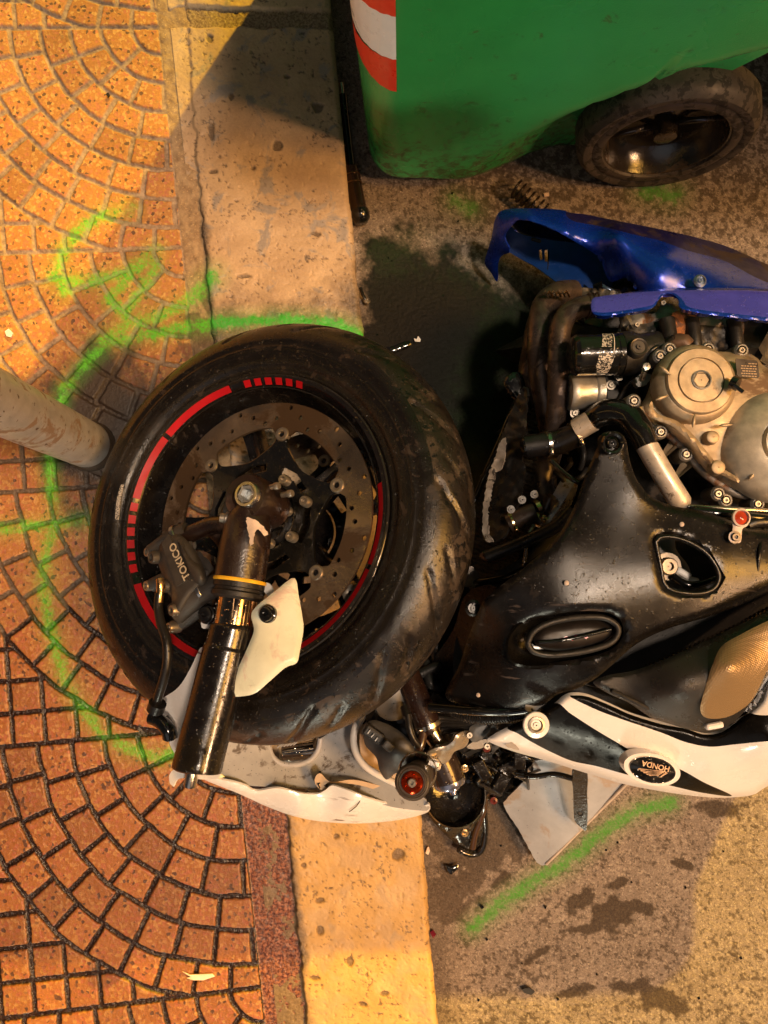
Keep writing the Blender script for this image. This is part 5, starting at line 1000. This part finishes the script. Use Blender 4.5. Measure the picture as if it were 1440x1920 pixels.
# ================================================================== WIRING AND GREY PANEL
wb = thing('wiring_bundle', 'tangle of oily black wires and connectors between the bracket and the white fairing', 'wires', P(930, 1430, 0))
random.seed(21)
for i in range(16):
    x = random.uniform(895, 1000); y = random.uniform(1400, 1470)
    tube('wire', [(x, y, random.uniform(.05, .16)), (x+random.uniform(-30, 30), y+random.uniform(-25, 25), random.uniform(.08, .17)), (x+random.uniform(-45, 45), y+random.uniform(-35, 35), random.uniform(.05, .16))], random.uniform(.0018, .0045), [HB, BLKG, RUB][i % 3], wb, 8)
for i, (x, y) in enumerate(((920, 1420), (955, 1440), (940, 1470), (975, 1425), (905, 1445))): boxp('connector', x, y, .14+.01*i, .03, .018, .02, 30*i, HB, wb, bev=.002)
tube('wire', [(965, 1452, .15), (1000, 1456, .16), (1040, 1452, .17), (1074, 1460, .18)], .0045, HB, wb, 10); tube('wire', [(930, 1420, .15), (960, 1445, .12), (985, 1462, .1)], .004, BLKG, wb, 10)
panel('mounting_plate', [(900, 1400), (980, 1400), (1010, 1440), (985, 1480), (920, 1480), (895, 1440)], .05, HB, wb, step=8, thick=.02, fn=lambda x, y: (fbm(x/8, y/8, 103, 3)-.5)*.03)
for x, y in ((912, 1402), (925, 1500)): lathe('red_tip', [(.006, -.01), (.006, .004), (.003, .005), (.001, .003)], P(x, y, .16 if y < 1450 else .08), (0, 0, 1), mat('dark_red', (.12, .02, .015), .3), wb, segs=14)
gp = panel('grey_panel', [(945, 1512), (950, 1498), (985, 1462), (1010, 1425), (1170, 1440), (1182, 1462), (1172, 1474), (1024, 1622), (1016, 1623), (1006, 1617), (975, 1560)], [(945, 1512, .035), (1180, 1460, .12), (1016, 1622, .035), (1010, 1430, .12)], mat('dusty_grey_panel', (.40, .40, .42), .5, var=.2, scale=14, speck=((.02, .02, .02), 300, .69), grime=(.36, .29, .24), gth=.52, gscale=9), None, step=9, thick=.005, rough_edge=.7)
tag(gp, 'loose pale grey plastic panel lying flat on the road under the white fairing edge', 'panel')
tube('edge_strip', [(1178, 1466, .122), (1100, 1544, .079), (1024, 1620, .038)], .0028, mat('strip_tan', (.5, .4, .32), .5), gp, 8)
stp = panel('rubber_strap', [(1074, 1446), (1100, 1446), (1101, 1490), (1102, 1520), (1101, 1545), (1098, 1558), (1090, 1552), (1077, 1536), (1075, 1490)], [(1074, 1446, .19), (1100, 1446, .19), (1098, 1558, .105), (1077, 1536, .115)], mat('strap_black', (.015, .012, .010), .22, coat=.4, bump=.9, bscale=220, drops=1), None, step=5, thick=.003)
tag(stp, 'short wet black rubber strap hanging over the loose grey panel', 'strap'); lathe('strap_hole', [(.005, .001), (.0045, .002), (.003, .0005), (.0001, .0005)], P(1088, 1524, .126), (0, 0, 1), BLKM, stp, segs=18)
# ================================================================== BLUE FAIRING
bf = thing('blue_fairing', 'glossy metallic blue motorcycle fairing with hooked end, lying between the engine and the bin', 'fairing', P(1200, 480, 0))
BLU = mat('metallic_blue', (.005, .040, .46), .27, .55, coat=.8, var=.15, drops=.5, bump=.15, bscale=1500)
BLUI = mat('inner_blue', (.006, .040, .20), .45, .1, var=.15, drops=.5); BLUP = mat('violet_blue', (.075, .075, .60), .30, .35, coat=.6, var=.08, drops=.5)
BLUD = mat('blue_worn_shade', (.010, .008, .060), .40, .2, coat=.2, var=.3, drops=.3, grime=(.040, .022, .022), gth=.52, gscale=16)  # top band turned away: its shade painted as darker blue, plus grime
panel('outer_shell', [(934, 400), (944, 394), (965, 391), (1015, 391), (1055, 394), (1070, 399), (1100, 402), (1132, 409), (1257, 434), (1348, 457), (1400, 478), (1440, 496), (1600, 560), (1600, 600), (1440, 552), (1340, 549), (1270, 552), (1215, 560), (1200, 548), (1175, 522), (1145, 528), (1132, 505), (1123, 482), (1073, 450), (1019, 422), (975, 412), (958, 425), (946, 444), (955, 466), (955, 474), (940, 480), (934, 496), (932, 528), (921, 512), (909, 494), (915, 468), (922, 444), (927, 416)],
      [(944, 394, .13), (1015, 391, .15), (1132, 409, .165), (1348, 457, .175), (1600, 560, .18), (1600, 600, .27), (1440, 550, .255), (1270, 550, .25), (1175, 522, .215), (1123, 482, .185), (1060, 430, .20), (1000, 405, .185), (1160, 440, .235), (1250, 480, .25), (1340, 490, .225), (1420, 515, .235), (1200, 430, .20), (909, 494, .05), (932, 528, .03), (925, 450, .10), (950, 470, .11), (1150, 500, .20), (1230, 530, .255)],
      [BLU, BLUD], bf, regions=[[(1062, 397), (1100, 402), (1132, 409), (1257, 434), (1348, 457), (1400, 478), (1440, 496), (1596, 558), (1596, 580), (1440, 530), (1360, 490), (1290, 470), (1240, 452), (1190, 440), (1130, 425), (1074, 414)]], step=7, thick=.003, edge=(.004, 7))
inn = panel('inner_panel', [(946, 440), (955, 425), (990, 432), (1040, 442), (1080, 450), (1125, 480), (1148, 518), (1140, 545), (1090, 545), (1057, 537), (1007, 502), (985, 490), (957, 474), (940, 462)], [(946, 440, .095), (1040, 442, .105), (1148, 518, .14), (1090, 545, .14), (1007, 502, .10), (957, 474, .08)], BLUI, bf, step=8, thick=.003,
            holes=[[(1011, 468), (1015, 466), (1017, 486), (1013, 488)], [(1021, 468), (1026, 467), (1027, 491), (1022, 490)]])
tube('inner_rib', [(1029, 470, .104), (1028, 490, .106), (1027, 507, .108)], .0012, BLKM, inn, 6); boxp('clip', 1006, 449, .115, .018, .006, .006, -15, BLKM, inn); boxp('clip', 953, 427, .12, .005, .006, .006, 0, mat('amber_clip', (.4, .15, .03), .4), inn)
panel('black_flange', [(962, 418), (985, 412), (1030, 426), (1080, 452), (1060, 452), (1010, 445), (970, 434)], .145, BLKG, bf, step=7, thick=.003)  # black piece between outer shell and inner panel
panel('side_strip', [(1110, 562), (1125, 556), (1173, 550), (1248, 545), (1340, 544), (1440, 546), (1600, 560), (1600, 618), (1440, 602), (1398, 598), (1330, 590), (1298, 584), (1275, 577), (1272, 562), (1262, 552), (1248, 551), (1236, 561), (1228, 573), (1215, 580), (1170, 588), (1132, 592), (1111, 586)],
      [(1110, 562, .32), (1248, 545, .325), (1440, 546, .33), (1600, 560, .33), (1600, 618, .34), (1440, 602, .345), (1298, 584, .345), (1132, 592, .335)], [BLUP, BLU], bf, regions=[[(1103, 585), (1132, 586), (1170, 582), (1215, 574), (1228, 568), (1240, 552), (1262, 549), (1280, 562), (1290, 575), (1330, 583), (1440, 595), (1600, 611), (1600, 625), (1400, 605), (1200, 600), (1103, 600)]], step=5, thick=.010, edge=(.002, 4), curve=True)
panel('strip_wall', [(1120, 560), (1200, 545), (1300, 540), (1440, 542), (1600, 556), (1600, 566), (1440, 550), (1300, 548), (1200, 552), (1125, 564)], [(1120, 552, .26), (1300, 538, .26), (1600, 550, .27), (1600, 570, .33), (1300, 552, .325), (1120, 566, .315)], BLU, bf, step=6, thick=.003)
lathe('mount_screw', [(.0095, -.002), (.0095, .001), (.0065, .003), (.006, .001), (.0035, .001), (.003, .004), (.001, .004)], P(1312, 527, .272), (0, 0, 1), mat('blue_steel', (.2, .25, .4), .3, .8), bf, segs=26)
panel('bracket_gap', [(1130, 545), (1148, 520), (1175, 515), (1200, 535), (1200, 555), (1160, 562)], .13, mat('dark_olive', (.04, .04, .035), .5, .3), bf, step=7, thick=.02, fn=lambda x, y: (fbm(x/7, y/7, 105, 3)-.5)*.02)
tube('tab_wire', [(1128, 536, .17), (1140, 543, .175), (1160, 548, .17), (1175, 540, .17)], .004, mat('tab_blue_steel', (.15, .2, .3), .3, .7), bf, 8)
# ================================================================== FORK DAMPER IN GUTTER, SPRING
dm = thing('damper_rod', 'slim black fork damper rod lying in the gutter along the kerb beside the bin', 'rod', P(660, 290, 0))
tube('thin_rod', [(642, 180, .022), (648, 240, .02), (658, 322, .018)], .0092, BLKG, dm, 18); tube('rod_tip', [(639.5, 156, .024), (642, 182, .022)], .0042, CHR, dm, 14)
tube('body_tube', [(657, 316, .019), (667, 365, .019), (675, 405, .019)], .0145, mat('damper_body', (.05, .03, .02), .2, .7, coat=.4), dm, 24)
tube('body_cap', [(674, 396, .02, 1), (677, 410, .02, 1), (678.5, 418, .02, .6)], .0165, BLKG, dm, 22)
for y in (330, 345, 396, 402): tube('groove_ring', [(657+(y-316)*.205, y, .019), (657.4+(y-316)*.205, y+2, .019)], .0158, mat('ring_bronze', (.2, .12, .06), .3, .9), dm, 22)
sp = []
A, B = P(966, 352, .022), P(1018, 398, .022); dr = (B-A).normalized(); u, v, _ = frame(dr)
for k in range(150): t = k/149; a = t*6.2*2*math.pi; sp.append(A.lerp(B, t)+(u*math.cos(a)+v*math.sin(a))*.0155)
vs, fs = sweep(sp, .0022, 8); tag(mk('coil_spring', vs, fs, mat('spring_bronze', (.035, .022, .014), .3, .5), None), 'small dark coil spring lying on the road between blue fairing and bin', 'spring')
# ================================================================== DEBRIS
def chip(name, pts, z, m, label, cat, th=.003, **k): tag(panel(name, pts, z, m, None, step=4, thick=th, curve=False, **k), label, cat)
chip('black_shard', [(722, 652), (738, 648), (752, 642), (768, 638), (774, 645), (765, 652), (745, 660), (727, 666)], .010, BLKG, 'flat black plastic shard on the dark road just above the wheel', 'shard', edge=(.002, 4))
chip('white_chip', [(776, 634), (781, 636), (784, 630), (789, 636), (788, 641), (778, 640)], .008, WHTC, 'tiny white paint chip on the dark road beside the flat black shard', 'chip')
chip('pale_chip', [(798, 1600), (801, 1590), (804, 1587), (806, 1595), (803, 1603)], .006, mat('pale_pink', (.7, .52, .42), .6), 'small pale pink chip on the wet road beside the kerb', 'chip')
chip('black_shard', [(834, 1622), (848, 1624), (860, 1620), (858, 1630), (846, 1640), (836, 1634)], .010, BLKG, 'small black shard on wet brown road below the bracket', 'shard', edge=(.002, 4))
chip('red_shard', [(806, 1748), (812, 1744), (818, 1752), (812, 1760)], .006, mat('red_glass2', (.12, .005, .012), .2), 'tiny dark red shard at the foot of the kerb', 'shard')
chip('black_shard', [(978, 1855), (992, 1852), (1003, 1860), (996, 1866), (984, 1862)], .008, BLKM, 'thin black fragment on the dry road near the bottom', 'shard')
chip('paper_scrap', [(342, 1822), (356, 1828), (378, 1827), (398, 1826), (403, 1831), (382, 1838), (362, 1838), (350, 1834), (358, 1832)], .1035, mat('paper', (.75, .62, .55), .6), 'torn white scrap lying on the red tiles at bottom left', 'scrap', th=.0015)
chip('black_chip', [(198, 176), (203, 173), (206, 178), (202, 181)], .106, BLKM, 'small black speck of plastic on the upper orange tiles', 'chip')
chip('white_chip', [(9, 621), (16, 616), (24, 624), (20, 632), (12, 630)], .105, WHT, 'white chip on the tiles at the far left edge, above the pole', 'chip')
chip('pale_tag', [(1020, 362), (1029, 361), (1030, 367), (1021, 368)], .005, mat('pale_pink', (.7, .52, .42), .6), 'small square pale tag on the road between spring and bin wheel', 'tag')
lathe_o = lathe('loose_screw', [(.0058, 0), (.0062, .004), (.004, .006), (.0035, .003), (.0001, .003)], P(687, 565, .008), (.3, .2, 1), BOB, None, segs=20); tag(lathe_o, 'small loose steel screw on the dark road at the kerb foot', 'screw')
random.seed(77)
CR = [panel('plastic_crumb', q, .006, BLKG, None, step=2, thick=.003, curve=False) for q in ([(900, 1700), (905, 1697), (908, 1702), (903, 1705)], [(1020, 1700), (1025, 1699), (1023, 1706)])]
for c_ in CR: tag(c_, 'tiny dark plastic crumb scattered on the road', 'crumb', 'dark plastic crumbs scattered over the road')
for i in range(30):
    x = random.uniform(700, 1000) if i % 2 else random.uniform(830, 1400); y = random.uniform(350, 640) if i % 2 else random.uniform(1560, 1880)
    if x > 900 and i % 2 and y > 380: continue
    c_ = CR[i % 2].copy(); C.objects.link(c_); c_.location = P(x, y, .002); c_.rotation_euler = (0, 0, random.uniform(0, 6)); sc_ = random.uniform(.3, .8); c_.scale = (sc_, sc_, 1)
tube_o = tube('loose_cable', [(676, 540, .01), (680, 552, .014), (685, 562, .012)], .003, BLKG, None, 8); tag(tube_o, 'short black cable end beside the loose steel screw', 'cable')
